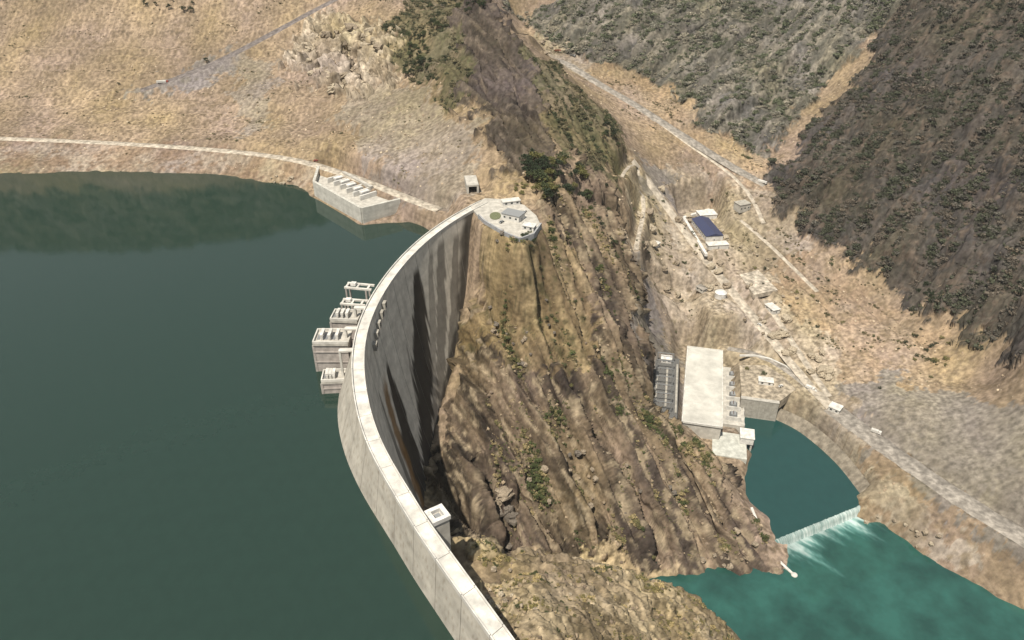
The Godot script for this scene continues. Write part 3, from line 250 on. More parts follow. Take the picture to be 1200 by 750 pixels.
# boulders: label, group, then x, z, size, stone ...
const BOULDERS = [["large grey boulder jammed in the dark cleft at the foot of the gorge, lower left","boulders in the gorge cleft",[-7,-380,8.7,1,-6,-374,12.0,1,-11,-376,9.3,0]],
	["middling grey boulder jammed in the dark cleft at the foot of the gorge, lower right","boulders in the gorge cleft",[-2,-374,7.9,0]],
	["middling grey boulder jammed in the dark cleft at the foot of the gorge, upper right","boulders in the gorge cleft",[1,-385,8.1,1,-2,-389,8.6,1]],
	["large grey boulder jammed in the dark cleft at the foot of the gorge, upper right","boulders in the gorge cleft",[1,-383,8.7,1,-5,-394,11.5,0]],
	["small grey boulder jammed in the dark cleft at the foot of the gorge, upper left","boulders in the gorge cleft",[-13,-393,6.2,0,-13,-388,7.0,0,-8,-397,6.9,0]],
	["small grey boulder jammed in the dark cleft at the foot of the gorge, lower left","boulders in the gorge cleft",[-6,-372,6.6,1]],
	["small grey boulder jammed in the dark cleft at the foot of the gorge, lower right","boulders in the gorge cleft",[-5,-378,6.2,1,-3,-379,6.3,1]],
	["middling grey boulder jammed in the dark cleft at the foot of the gorge, upper left","boulders in the gorge cleft",[-8,-394,8.6,1,-9,-398,8.5,0]],
	["large grey boulder jammed in the dark cleft at the foot of the gorge, lower right","boulders in the gorge cleft",[-4,-370,9.4,0,1,-382,11.1,1]],
	["small pale boulder in the broken crag left of the ridge, upper left","boulders of the pale crag",[-239,-942,7.7,0,-221,-952,6.6,0,-207,-963,6.7,0,-194,-948,6.9,0,-207,-955,7.1,0,-224,-938,6.0,0]],
	["middling pale boulder in the broken crag left of the ridge, upper right","boulders of the pale crag",[-183,-938,10.5,2,-169,-934,10.1,0,-195,-962,8.1,2,-172,-935,10.4,2,-148,-889,11.1,0,-144,-878,10.4,2,-168,-932,8.6,0]],
	["small pale boulder in the broken crag left of the ridge, lower left","boulders of the pale crag",[-234,-914,6.9,2,-220,-892,6.9,2,-225,-879,7.5,2,-197,-903,6.9,2,-195,-848,6.7,2,-220,-917,7.6,2,-214,-915,6.4,0]],
	["large pale boulder in the broken crag left of the ridge, upper right","boulders of the pale crag",[-189,-950,14.4,0,-167,-914,13.5,2,-163,-936,13.3,2,-156,-913,12.9,2,-166,-930,12.0,2]],
	["large pale boulder in the broken crag left of the ridge, upper left","boulders of the pale crag",[-203,-951,14.3,2,-220,-953,11.5,0,-196,-948,12.4,2,-229,-951,14.1,2,-194,-941,14.7,0]],
	["small pale boulder in the broken crag left of the ridge, lower right","boulders of the pale crag",[-167,-856,7.0,2,-156,-835,7.3,2,-169,-868,7.3,0,-155,-839,6.6,2]],
	["large pale boulder in the broken crag left of the ridge, lower right","boulders of the pale crag",[-157,-831,11.3,2,-152,-851,12.6,2,-153,-849,11.3,2,-180,-870,12.6,2,-178,-891,14.5,0,-179,-884,12.0,2,-167,-863,12.3,0,-181,-859,11.9,2]],
	["small pale boulder in the broken crag left of the ridge, upper right","boulders of the pale crag",[-169,-930,7.5,2,-187,-928,7.7,2]],
	["middling pale boulder in the broken crag left of the ridge, upper left","boulders of the pale crag",[-218,-932,8.2,2,-195,-929,8.4,0,-226,-928,8.8,2,-223,-971,8.2,2,-237,-931,10.2,2]],
	["middling pale boulder in the broken crag left of the ridge, lower right","boulders of the pale crag",[-153,-846,10.2,0,-150,-841,8.7,0,-173,-884,7.8,0,-175,-886,8.5,2]],
	["large pale boulder in the broken crag left of the ridge, lower left","boulders of the pale crag",[-214,-906,11.4,2,-208,-881,14.6,0]],
	["middling pale boulder in the broken crag left of the ridge, lower left","boulders of the pale crag",[-194,-838,9.7,2,-203,-897,7.8,2,-205,-871,10.8,2,-186,-866,9.1,0,-185,-842,8.1,2]],
	["middling boulder lodged on the ochre upper rock face, upper right","boulders on the upper rock face",[26,-505,2.6,1,28,-494,2.7,1]],
	["middling boulder lodged on the ochre upper rock face, upper left","boulders on the upper rock face",[-13,-507,2.6,1,-17,-515,3.3,1,-11,-521,3.2,1]],
	["large boulder lodged on the ochre upper rock face, upper left","boulders on the upper rock face",[-14,-501,4.2,0,-7,-522,4.1,1,2,-514,3.8,0,-12,-505,3.6,1]],
	["middling boulder lodged on the ochre upper rock face, lower right","boulders on the upper rock face",[8,-485,3.4,0,10,-472,3.2,0]],
	["small boulder lodged on the ochre upper rock face, lower left","boulders on the upper rock face",[5,-474,2.1,1,-4,-493,2.1,1]],
	["small boulder lodged on the ochre upper rock face, lower right","boulders on the upper rock face",[24,-480,2.0,1,14,-477,2.4,1]],
	["large boulder lodged on the ochre upper rock face, lower right","boulders on the upper rock face",[8,-473,4.2,1,10,-486,4.5,0,11,-489,3.7,1]],
	["middling boulder lodged on the ochre upper rock face, lower left","boulders on the upper rock face",[1,-486,2.6,1]],
	["small boulder lodged on the ochre upper rock face, upper right","boulders on the upper rock face",[32,-489,2.1,1]],
	["middling brown boulder lodged on the lower rock face, upper left","boulders on the lower rock face",[51,-417,3.6,0,37,-411,3.3,0]],
	["middling brown boulder lodged on the lower rock face, lower right","boulders on the lower rock face",[80,-386,3.6,1,91,-399,3.7,1,112,-403,4.0,1]],
	["large brown boulder lodged on the lower rock face, lower right","boulders on the lower rock face",[100,-408,4.7,0,90,-392,4.6,0,115,-400,4.7,1]],
	["middling brown boulder lodged on the lower rock face, lower left","boulders on the lower rock face",[12,-403,4.2,0,59,-402,4.2,0,26,-389,3.8,0]],
	["small brown boulder lodged on the lower rock face, upper right","boulders on the lower rock face",[70,-424,3.2,0,88,-419,3.0,1,82,-412,2.7,0]],
	["small brown boulder lodged on the lower rock face, lower right","boulders on the lower rock face",[111,-400,2.6,0]],
	["large brown boulder lodged on the lower rock face, lower left","boulders on the lower rock face",[55,-389,4.6,0]],
	["small brown boulder lodged on the lower rock face, upper left","boulders on the lower rock face",[57,-407,3.2,0,41,-416,3.0,1]],
	["large brown boulder lodged on the lower rock face, upper left","boulders on the lower rock face",[27,-424,4.4,0,47,-417,4.7,1,23,-406,5.0,0]],
	["middling brown boulder lodged on the lower rock face, upper right","boulders on the lower rock face",[62,-408,3.3,1]],
	["small brown boulder lodged on the lower rock face, lower left","boulders on the lower rock face",[40,-405,3.2,0]],
	["large brown boulder lodged on the lower rock face, upper right","boulders on the lower rock face",[72,-417,5.0,1]],
	["small tan boulder near the tip of the rock nose, upper left","boulders on the rock nose",[141,-369,3.0,0]],
	["large tan boulder near the tip of the rock nose, upper right","boulders on the rock nose",[159,-384,4.6,0,154,-379,4.1,0]],
	["small tan boulder near the tip of the rock nose, lower left","boulders on the rock nose",[146,-369,3.3,0,147,-364,2.7,0]],
	["large tan boulder near the tip of the rock nose, upper left","boulders on the rock nose",[147,-372,4.1,0,145,-382,4.4,0]],
	["small tan boulder near the tip of the rock nose, lower right","boulders on the rock nose",[160,-367,2.7,0]],
	["large tan boulder near the tip of the rock nose, lower right","boulders on the rock nose",[151,-363,4.1,0]],
	["middling tan boulder near the tip of the rock nose, upper right","boulders on the rock nose",[170,-375,3.6,0]],
	["middling tan boulder near the tip of the rock nose, lower right","boulders on the rock nose",[149,-368,3.9,0]],
	["large tan boulder near the tip of the rock nose, lower left","boulders on the rock nose",[132,-366,4.4,0]],
	["small pale stone on the near hill beside the dam, upper right","stones on the near hill",[29,-254,1.3,2,14,-248,1.6,2,2,-263,1.4,0,0,-247,1.4,2]],
	["small pale stone on the near hill beside the dam, upper left","stones on the near hill",[-10,-230,1.5,2]],
	["middling pale stone on the near hill beside the dam, lower right","stones on the near hill",[10,-214,1.9,0,28,-245,1.9,2,4,-216,1.7,0]],
	["middling pale stone on the near hill beside the dam, upper left","stones on the near hill",[-1,-255,2.0,0]],
	["middling pale stone on the near hill beside the dam, upper right","stones on the near hill",[12,-244,1.9,0,24,-257,1.7,0]],
	["large pale stone on the near hill beside the dam, lower left","stones on the near hill",[-9,-219,2.5,2,0,-225,2.1,2,-11,-222,2.6,0,-3,-220,2.5,0,-5,-226,2.5,2]],
	["middling pale stone on the near hill beside the dam, lower left","stones on the near hill",[-6,-216,1.9,2]],
	["large pale stone on the near hill beside the dam, upper left","stones on the near hill",[-9,-255,2.5,0]],
	["middling tan boulder on the right river bank below the weir, upper left","boulders on the right river bank",[262,-400,2.5,0,280,-402,3.2,0,285,-396,2.5,2]],
	["middling tan boulder on the right river bank below the weir, lower right","boulders on the right river bank",[296,-379,3.2,2]],
	["large tan boulder on the right river bank below the weir, lower left","boulders on the right river bank",[268,-396,3.7,2]],
	["small tan boulder on the right river bank below the weir, lower left","boulders on the right river bank",[278,-387,2.1,0]],
	["large tan boulder on the right river bank below the weir, lower right","boulders on the right river bank",[290,-387,4.1,0,294,-386,4.2,0,301,-381,3.5,0]],
	["small tan boulder on the right river bank below the weir, upper right","boulders on the right river bank",[288,-392,2.3,0]],
	["middling tan boulder on the right river bank below the weir, upper right","boulders on the right river bank",[290,-389,2.7,2]],
	["large tan boulder on the right river bank below the weir, upper left","boulders on the right river bank",[262,-405,3.8,2]],
	["small tan boulder on the right river bank below the weir, upper left","boulders on the right river bank",[271,-408,2.0,2]],
	["small tan boulder on the right river bank below the weir, lower right","boulders on the right river bank",[288,-381,2.4,0]],
	["middling pale boulder at the waterline left of the spillway intake, upper left","boulders at the waterline",[-231,-700,2.3,2]],
	["large pale boulder at the waterline left of the spillway intake, lower left","boulders at the waterline",[-217,-692,3.6,2]],
	["small pale boulder at the waterline left of the spillway intake, upper right","boulders at the waterline",[-212,-699,2.1,2,-213,-698,2.1,2]],
	["middling pale boulder at the waterline left of the spillway intake, lower left","boulders at the waterline",[-220,-693,2.9,2,-227,-695,2.7,2]],
	["small pale boulder at the waterline left of the spillway intake, upper left","boulders at the waterline",[-226,-702,2.2,2]],
	["large pale boulder at the waterline left of the spillway intake, lower right","boulders at the waterline",[-212,-695,3.2,2,-213,-695,3.2,2]],
	["large pale boulder at the waterline left of the spillway intake, upper right","boulders at the waterline",[-210,-698,3.0,2]],
	["large pale boulder in the earthworks at the head of the upper road, upper left","boulders at the earthworks",[68,-1139,5.0,0,42,-1136,5.5,0,50,-1149,4.9,2,45,-1141,6.0,0]],
	["middling pale boulder in the earthworks at the head of the upper road, upper right","boulders at the earthworks",[80,-1141,4.3,0,72,-1141,4.5,0]],
	["large pale boulder in the earthworks at the head of the upper road, upper right","boulders at the earthworks",[77,-1139,5.9,2,82,-1138,4.9,2]],
	["middling pale boulder in the earthworks at the head of the upper road, lower right","boulders at the earthworks",[79,-1122,4.8,0]],
	["small pale boulder in the earthworks at the head of the upper road, lower right","boulders at the earthworks",[67,-1114,3.8,0,73,-1119,4.0,2,81,-1128,3.0,2]],
	["large pale boulder in the earthworks at the head of the upper road, lower left","boulders at the earthworks",[52,-1108,4.9,2,60,-1134,4.9,0,55,-1128,5.6,2]],
	["middling pale boulder in the earthworks at the head of the upper road, lower left","boulders at the earthworks",[38,-891,4.5,0,54,-1131,4.3,0]],
	["small pale boulder in the earthworks at the head of the upper road, upper right","boulders at the earthworks",[69,-1141,4.0,0,73,-1134,3.6,0]],
	["small pale boulder in the earthworks at the head of the upper road, upper left","boulders at the earthworks",[45,-1134,3.2,0]],
	["small pale boulder in the earthworks at the head of the upper road, lower left","boulders at the earthworks",[67,-1128,3.1,0]],
	["large pale boulder in the earthworks at the head of the upper road, lower right","boulders at the earthworks",[71,-1133,6.0,2]],
	["large pale boulder beside the valley road, upper left","boulders in the valley",[193,-724,3.8,2,187,-764,4.2,2,222,-753,4.1,2,220,-800,4.2,0,231,-772,4.2,2,242,-734,4.2,2,203,-796,3.9,0]],
	["middling pale boulder beside the valley road, lower right","boulders in the valley",[279,-653,3.1,0,266,-655,3.1,0,238,-629,3.6,0,236,-609,3.7,0,238,-671,3.7,2,263,-703,3.1,2,272,-703,3.7,2]],
	["large pale boulder beside the valley road, upper right","boulders in the valley",[261,-807,3.8,2,256,-722,4.1,2,260,-735,4.0,0,262,-758,3.9,0]],
	["small pale boulder beside the valley road, upper left","boulders in the valley",[242,-807,2.4,0,230,-711,3.0,0,217,-771,2.0,2]],
	["small pale boulder beside the valley road, lower right","boulders in the valley",[254,-611,2.4,2,257,-648,2.9,2,262,-647,2.4,2]],
	["large pale boulder beside the valley road, lower left","boulders in the valley",[205,-655,4.0,0]],
	["middling pale boulder beside the valley road, lower left","boulders in the valley",[209,-627,3.5,2,218,-613,3.4,2,206,-679,3.5,0]],
	["small pale boulder beside the valley road, lower left","boulders in the valley",[231,-695,2.6,2,206,-649,3.0,2,196,-651,2.5,2]],
	["large pale boulder beside the valley road, lower right","boulders in the valley",[234,-668,4.5,0,241,-625,4.2,2,222,-625,4.0,0]],
	["middling pale boulder beside the valley road, upper left","boulders in the valley",[209,-757,3.2,2,213,-756,3.1,2,209,-782,3.1,2]],
	["middling pale boulder beside the valley road, upper right","boulders in the valley",[266,-716,3.6,0]],
	["small pale boulder beside the valley road, upper right","boulders in the valley",[271,-797,2.5,0,284,-772,2.7,2]],
	["middling low pale heap of spoil on the valley ground, lower left","spoil heaps in the valley",[168,-678,7.9,2]],
	["middling low pale heap of spoil on the valley ground, lower right","spoil heaps in the valley",[205,-704,7.7,2]],
	["middling low pale heap of spoil on the valley ground, upper right","spoil heaps in the valley",[230,-754,7.1,2,200,-810,7.2,2]],
	["large low pale heap of spoil on the valley ground, upper left","spoil heaps in the valley",[129,-678,10.0,0,181,-768,8.2,0,166,-807,8.6,2,143,-708,8.5,2,143,-742,8.9,0,145,-733,9.4,2]],
	["large low pale heap of spoil on the valley ground, lower right","spoil heaps in the valley",[197,-672,9.4,2,211,-697,8.9,2,216,-676,8.2,0]],
	["small low pale heap of spoil on the valley ground, lower right","spoil heaps in the valley",[216,-711,6.0,0,206,-717,7.0,0,204,-729,5.1,0]],
	["small low pale heap of spoil on the valley ground, lower left","spoil heaps in the valley",[154,-688,6.0,0,169,-704,5.6,0]],
	["small low pale heap of spoil on the valley ground, upper right","spoil heaps in the valley",[219,-786,5.1,2,201,-797,6.3,0]],
	["large low pale heap of spoil on the valley ground, lower left","spoil heaps in the valley",[157,-679,8.2,0]],
	["middling low pale heap of spoil on the valley ground, upper left","spoil heaps in the valley",[131,-730,7.5,2]],
	["small low pale heap of spoil beside the lower site road, lower right","spoil heaps by the site road",[273,-550,5.9,2,277,-547,5.8,2]],
	["middling low pale heap of spoil beside the lower site road, upper left","spoil heaps by the site road",[256,-583,6.8,2,249,-605,8.1,2]],
	["small low pale heap of spoil beside the lower site road, upper right","spoil heaps by the site road",[281,-578,6.0,2]],
	["middling low pale heap of spoil beside the lower site road, lower left","spoil heaps by the site road",[264,-555,7.5,2]],
	["large low pale heap of spoil beside the lower site road, lower right","spoil heaps by the site road",[275,-556,9.7,2,278,-554,9.8,2]],
	["small low pale heap of spoil beside the lower site road, upper left","spoil heaps by the site road",[249,-581,6.5,2]],
	["large low pale heap of spoil beside the lower site road, upper left","spoil heaps by the site road",[254,-604,8.5,2,261,-624,9.4,2,244,-605,8.8,2]],
	["middling low pale heap of spoil beside the lower site road, lower right","spoil heaps by the site road",[275,-570,7.7,2,271,-575,6.8,2]]]

const CREST := 30.0
const ARCH_X := 207.0
const ARCH_Z := -395.0
const ARCH_R := 295.0
const RIVER := -150.0
const POOL := -145.0

# the height grid: 2.5 m cells
const GX0 := -1000.0
const GZ0 := -1500.0
const GS := 2.5
const GW := 848
const GH := 592
var grid: PackedFloat32Array
var calm: PackedFloat32Array
var kinds: PackedByteArray
var kind_names := ["tan", "cut", "valley", "pale", "orange", "gravel", "crag", "scrub", "burnt", "face", "ochre", "hill", "forest", "mountain", "bank"]
# two ground tones, the tone of stones and dry tufts, broad relief, rock relief (metres)
var kind_look := {
	"tan": [Vector3(.375, .29, .21), Vector3(.32, .25, .18), Vector3(.24, .185, .13), 1.3, 0.35],
	"cut": [Vector3(.35, .30, .245), Vector3(.31, .265, .215), Vector3(.26, .215, .17), 0.6, 0.5],
	"valley": [Vector3(.46, .39, .305), Vector3(.37, .305, .23), Vector3(.23, .19, .135), 1.2, 0.5],
	"pale": [Vector3(.46, .40, .32), Vector3(.37, .31, .235), Vector3(.27, .22, .16), 0.7, 0.3],
	"orange": [Vector3(.42, .315, .215), Vector3(.38, .30, .215), Vector3(.29, .225, .155), 1.4, 0.8],
	"gravel": [Vector3(.30, .27, .235), Vector3(.275, .245, .215), Vector3(.255, .23, .20), 0.5, 0.1],
	"crag": [Vector3(.52, .45, .36), Vector3(.38, .315, .235), Vector3(.20, .16, .115), 3.0, 8.0],
	"scrub": [Vector3(.15, .135, .085), Vector3(.22, .18, .12), Vector3(.10, .10, .055), 2.0, 1.6],
	"burnt": [Vector3(.088, .074, .066), Vector3(.14, .115, .098), Vector3(.19, .155, .125), 2.2, 3.8],
	"face": [Vector3(.24, .185, .132), Vector3(.068, .055, .045), Vector3(.36, .295, .21), 2.2, 4.6],
	"ochre": [Vector3(.36, .28, .17), Vector3(.20, .15, .092), Vector3(.10, .09, .05), 2.0, 3.4],
	"hill": [Vector3(.50, .41, .28), Vector3(.36, .285, .185), Vector3(.18, .145, .09), 1.8, 2.4],
	"forest": [Vector3(.13, .125, .11), Vector3(.27, .245, .205), Vector3(.11, .105, .088), 5.0, 4.4],
	"mountain": [Vector3(.075, .07, .063), Vector3(.108, .095, .083), Vector3(.145, .115, .094), 4.0, 3.6],
	"bank": [Vector3(.40, .335, .265), Vector3(.32, .24, .175), Vector3(.25, .18, .13), 0.6, 0.9],
}
var look: Array = []
var n_broad := FastNoiseLite.new()
var n_rock := FastNoiseLite.new()
var n_fine := FastNoiseLite.new()
var n_patch := FastNoiseLite.new()
var n_block := FastNoiseLite.new()
var rng := RandomNumberGenerator.new()
var mats := {}
var taken := {}

# ---------------------------------------------------------------- helpers

func numbered(called: String) -> String:
	if not taken.has(called):
		taken[called] = 0
		return called
	taken[called] += 1
	return "%s_%03d" % [called, taken[called]]

func tag(o: Node, label: String, category: String, group := "") -> Node:
	o.set_meta("label", label)
	o.set_meta("category", category)
	if group != "":
		o.set_meta("group", group)
	return o

func thing(called: String, label: String, category: String, at: Vector3, turn := 0.0, group := "") -> Node3D:
	var o := Node3D.new()
	o.name = numbered(called)
	add_child(o)
	o.position = at
	o.rotation.y = turn
	tag(o, label, category, group)
	return o

func part(parent: Node, called: String, st: SurfaceTool, m: Material) -> MeshInstance3D:
	var o := MeshInstance3D.new()
	o.name = called
	st.generate_normals()
	o.mesh = st.commit()
	o.material_override = m
	parent.add_child(o, true)
	return o

func part_mesh(parent: Node, called: String, mesh: Mesh, m: Material, at := Vector3.ZERO, turn := 0.0) -> MeshInstance3D:
	var o := MeshInstance3D.new()
	o.name = called
	o.mesh = mesh
	o.material_override = m
	parent.add_child(o, true)
	o.position = at
	o.rotation.y = turn
	return o

func structure(called: String, st: SurfaceTool, m: Material) -> MeshInstance3D:
	var o := part(self, numbered(called), st, m)
	o.set_meta("kind", "structure")
	return o

func tool_new(smooth := false) -> SurfaceTool:
	var st := SurfaceTool.new()
	st.begin(Mesh.PRIMITIVE_TRIANGLES)
	st.set_smooth_group(0 if smooth else -1)
	return st

func quad(st: SurfaceTool, a: Vector3, b: Vector3, c: Vector3, d: Vector3) -> void:
	# seen from the front the corners run clockwise
	for v in [a, b, c, a, c, d]:
		st.add_vertex(v)

# a box with its base centre at "at", turned about y
func bx(st: SurfaceTool, at: Vector3, size: Vector3, turn := 0.0, taper := 0.0) -> void:
	var b := Basis(Vector3.UP, turn)
	var h := size * 0.5
	var p: Array[Vector3] = []
	for y in [0.0, size.y]:
		var k: float = 1.0 if y == 0.0 else 1.0 - taper
		for s in [Vector2(-1, -1), Vector2(1, -1), Vector2(1, 1), Vector2(-1, 1)]:
			p.append(at + b * Vector3(s.x * h.x * k, y, s.y * h.z * k))
	quad(st, p[4], p[5], p[6], p[7])
	quad(st, p[3], p[2], p[1], p[0])
	quad(st, p[0], p[1], p[5], p[4])
	quad(st, p[1], p[2], p[6], p[5])
	quad(st, p[2], p[3], p[7], p[6])
	quad(st, p[3], p[0], p[4], p[7])

# a straight bar of square section between two points
func bar(st: SurfaceTool, a: Vector3, b: Vector3, w: float) -> void:
	var d := (b - a).normalized()
	var s := d.cross(Vector3.UP)
	if s.length() < 0.05:
		s = Vector3.RIGHT
	s = s.normalized() * w * 0.5
	var t := d.cross(s).normalized() * w * 0.5
	var p: Array[Vector3] = [a - s - t, a + s - t, a + s + t, a - s + t, b - s - t, b + s - t, b + s + t, b - s + t]
	quad(st, p[0], p[1], p[5], p[4])
	quad(st, p[1], p[2], p[6], p[5])
	quad(st, p[2], p[3], p[7], p[6])
	quad(st, p[3], p[0], p[4], p[7])
	quad(st, p[4], p[5], p[6], p[7])
	quad(st, p[3], p[2], p[1], p[0])

# a lathed round body: list of (radius, height)
func lathe(st: SurfaceTool, at: Vector3, prof: Array, n := 20) -> void:
	for i in prof.size() - 1:
		for k in n:
			var a0 := TAU * k / n
			var a1 := TAU * (k + 1) / n
			var p0: Vector2 = prof[i]
			var p1: Vector2 = prof[i + 1]
			quad(st, at + Vector3(cos(a0) * p1.x, p1.y, sin(a0) * p1.x), at + Vector3(cos(a1) * p1.x, p1.y, sin(a1) * p1.x),
				at + Vector3(cos(a1) * p0.x, p0.y, sin(a1) * p0.x), at + Vector3(cos(a0) * p0.x, p0.y, sin(a0) * p0.x))

# a flat slab with the outline pts (x, z pairs as Vector2), from y0 up to y1
func slab(st: SurfaceTool, pts: PackedVector2Array, y0: float, y1: float) -> void:
	var p := pts
	if not Geometry2D.is_polygon_clockwise(p):
		p = p.duplicate()
		p.reverse()
	var t := Geometry2D.triangulate_polygon(p)
	for i in range(0, t.size(), 3):
		var a := p[t[i]]
		var b := p[t[i + 1]]
		var c := p[t[i + 2]]
		var up := (b - a).cross(c - a) > 0.0
		for q in ([a, b, c] if up else [a, c, b]):
			st.add_vertex(Vector3(q.x, y1, q.y))
	for i in p.size():
		var a := p[i]
		var b := p[(i + 1) % p.size()]
		quad(st, Vector3(a.x, y1, a.y), Vector3(a.x, y0, a.y), Vector3(b.x, y0, b.y), Vector3(b.x, y1, b.y))

func flat2(a: Array) -> PackedVector2Array:
	var o := PackedVector2Array()
	for i in range(0, a.size(), 2):
		o.append(Vector2(a[i], a[i + 1]))
	return o

# ---------------------------------------------------------------- materials

func noise_image(seed_: int, freq: float, size: int, lo: float, hi: float, octaves := 5, contrast := 1.0) -> Image:
	var n := FastNoiseLite.new()
	n.seed = seed_
	n.noise_type = FastNoiseLite.TYPE_SIMPLEX_SMOOTH
	n.frequency = freq
	n.fractal_octaves = octaves
	n.fractal_gain = 0.6
	var src := n.get_seamless_image(size, size)
	src.convert(Image.FORMAT_L8)
	var d := src.get_data()
	var lut := PackedByteArray()
	for i in 256:
		var v := clampf((i / 255.0 - 0.5) * contrast + 0.5, 0.0, 1.0)
		lut.append(int(clampf(lerpf(lo, hi, v), 0.0, 1.0) * 255.0))
	for i in d.size():
		d[i] = lut[d[i]]
	return Image.create_from_data(size, size, false, Image.FORMAT_L8, d)

func to_texture(im: Image) -> ImageTexture:
	im.generate_mipmaps()
	return ImageTexture.create_from_image(im)

func normal_of(im: Image, strength: float) -> ImageTexture:
	var c := im.duplicate() as Image
	c.convert(Image.FORMAT_RGBA8)
	c.bump_map_to_normal_map(strength)
	c.generate_mipmaps()
	return ImageTexture.create_from_image(c)

func lin(r: float, g: float, b: float) -> Color:
	return Color(r, g, b).linear_to_srgb()

var tex := {}

func surface(c: Color, rough: float, grain := "", metres := 10.0, relief := 0.0) -> StandardMaterial3D:
	var m := StandardMaterial3D.new()
	m.albedo_color = c
	m.roughness = rough
	m.metallic_specular = 0.3
	if grain != "":
		m.albedo_texture = tex[grain]
		m.uv1_triplanar = true
		m.uv1_world_triplanar = true
		m.uv1_scale = Vector3.ONE / metres
		if relief > 0.0:
			m.normal_enabled = true
			m.normal_texture = tex[grain + "_n"]
			m.normal_scale = relief
	return m

func make_materials() -> void:
	var g := noise_image(3, 0.02, 512, 0.62, 1.0, 6, 1.6)
	tex["ground"] = to_texture(g)
	tex["ground_n"] = normal_of(g, 6.0)
	var c := noise_image(9, 0.012, 512, 0.80, 1.0, 6, 1.3)
	tex["concrete"] = to_texture(c)
	tex["concrete_n"] = normal_of(c, 0.7)
	var w := noise_image(14, 0.02, 512, 0.0, 1.0, 4, 1.2)
	tex["water"] = to_texture(noise_image(15, 0.006, 512, 0.95, 1.0, 3, 1.0))
	tex["eddies"] = to_texture(noise_image(16, 0.008, 512, 0.76, 1.0, 5, 1.6))
	tex["water_n"] = normal_of(w, 3.0)

	var land_m := surface(Color.WHITE, 0.95, "ground", 60.0, 0.4)
	land_m.vertex_color_use_as_albedo = true
	land_m.metallic_specular = 0.15
	mats.land = land_m
	mats.rock = surface(lin(.36, .30, .23), 0.95, "ground", 14.0, 1.0)
	mats.dark_rock = surface(lin(.20, .175, .15), 0.95, "ground", 14.0, 1.0)
	mats.dam = surface(Color.WHITE, 0.85, "concrete", 70.0, 0.15)
	mats.dam.vertex_color_use_as_albedo = true
	mats.concrete = surface(lin(.50, .48, .44), 0.85, "concrete", 40.0, 0.2)
	mats.crest = surface(lin(.64, .625, .59), 0.8, "concrete", 60.0, 0.1)
	mats.old_concrete = surface(lin(.40, .38, .34), 0.9, "concrete", 30.0, 0.2)
	mats.pale = surface(lin(.66, .65, .62), 0.75, "concrete", 40.0, 0.1)
	mats.roof = surface(lin(.58, .57, .53), 0.85, "concrete", 160.0)
	mats.white = surface(lin(.70, .69, .67), 0.6, "concrete", 30.0)
	mats.blue_roof = surface(lin(.055, .065, .13), 0.45, "concrete", 6.0)
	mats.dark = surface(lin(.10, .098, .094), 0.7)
	mats.steel = surface(lin(.30, .31, .32), 0.45)
	mats.steel.metallic = 0.5
	mats.grey_paint = surface(lin(.22, .23, .24), 0.55)
	mats.rust = surface(lin(.20, .085, .05), 0.85, "ground", 6.0)
	mats.glass = surface(lin(.03, .04, .045), 0.08)
	mats.glass.metallic_specular = 0.6
	mats.tyre = surface(lin(.02, .02, .02), 0.9)
	mats.red_paint = surface(lin(.25, .05, .035), 0.4)
	mats.yellow_paint = surface(lin(.55, .32, .05), 0.45)
	mats.road_pale = surface(lin(.56, .50, .42), 0.95, "ground", 75.0, 0.25)
	mats.road_grey = surface(lin(.37, .34, .305), 0.95, "ground", 75.0, 0.25)
	mats.road_dark = surface(lin(.22, .195, .19), 0.95, "ground", 75.0, 0.25)
	mats.greenish = surface(lin(.52, .53, .49), 0.8, "concrete", 40.0, 0.1)
	mats.bark = surface(lin(.11, .08, .055), 0.95)
	for t in [["leaf_dark", .026, .037, .02], ["leaf", .055, .068, .032], ["leaf_dry", .13, .125, .05]]:
		var m := surface(lin(t[1], t[2], t[3]), 0.7)
		m.cull_mode = BaseMaterial3D.CULL_DISABLED
		m.backlight_enabled = true
		m.backlight = lin(t[1] * .6, t[2] * .6, t[3] * .4)
		mats[t[0]] = m
	var sc := surface(Color.WHITE, 0.85)
	sc.vertex_color_use_as_albedo = true
	sc.cull_mode = BaseMaterial3D.CULL_DISABLED
	mats.brush = sc
	mats.reservoir = water(lin(.015, .034, .026), 30.0, 0.012)
	mats.pool = water(lin(.014, .052, .050), 40.0, 0.03)
	mats.river = water(lin(.024, .092, .078), 190.0, 0.06)
	mats.river.albedo_texture = tex["eddies"]
	mats.foam = surface(lin(.50, .58, .57), 0.9)
	mats.froth = water(Color.WHITE, 190.0, 0.06)
	mats.froth.albedo_texture = tex["eddies"]
	mats.froth.vertex_color_use_as_albedo = true
	mats.foam.cull_mode = BaseMaterial3D.CULL_DISABLED

func water(c: Color, metres: float, ripple: float) -> StandardMaterial3D:
	var m := surface(c, 0.05, "water", metres, ripple)
	m.metallic_specular = 0.5
	return m

# ---------------------------------------------------------------- the land

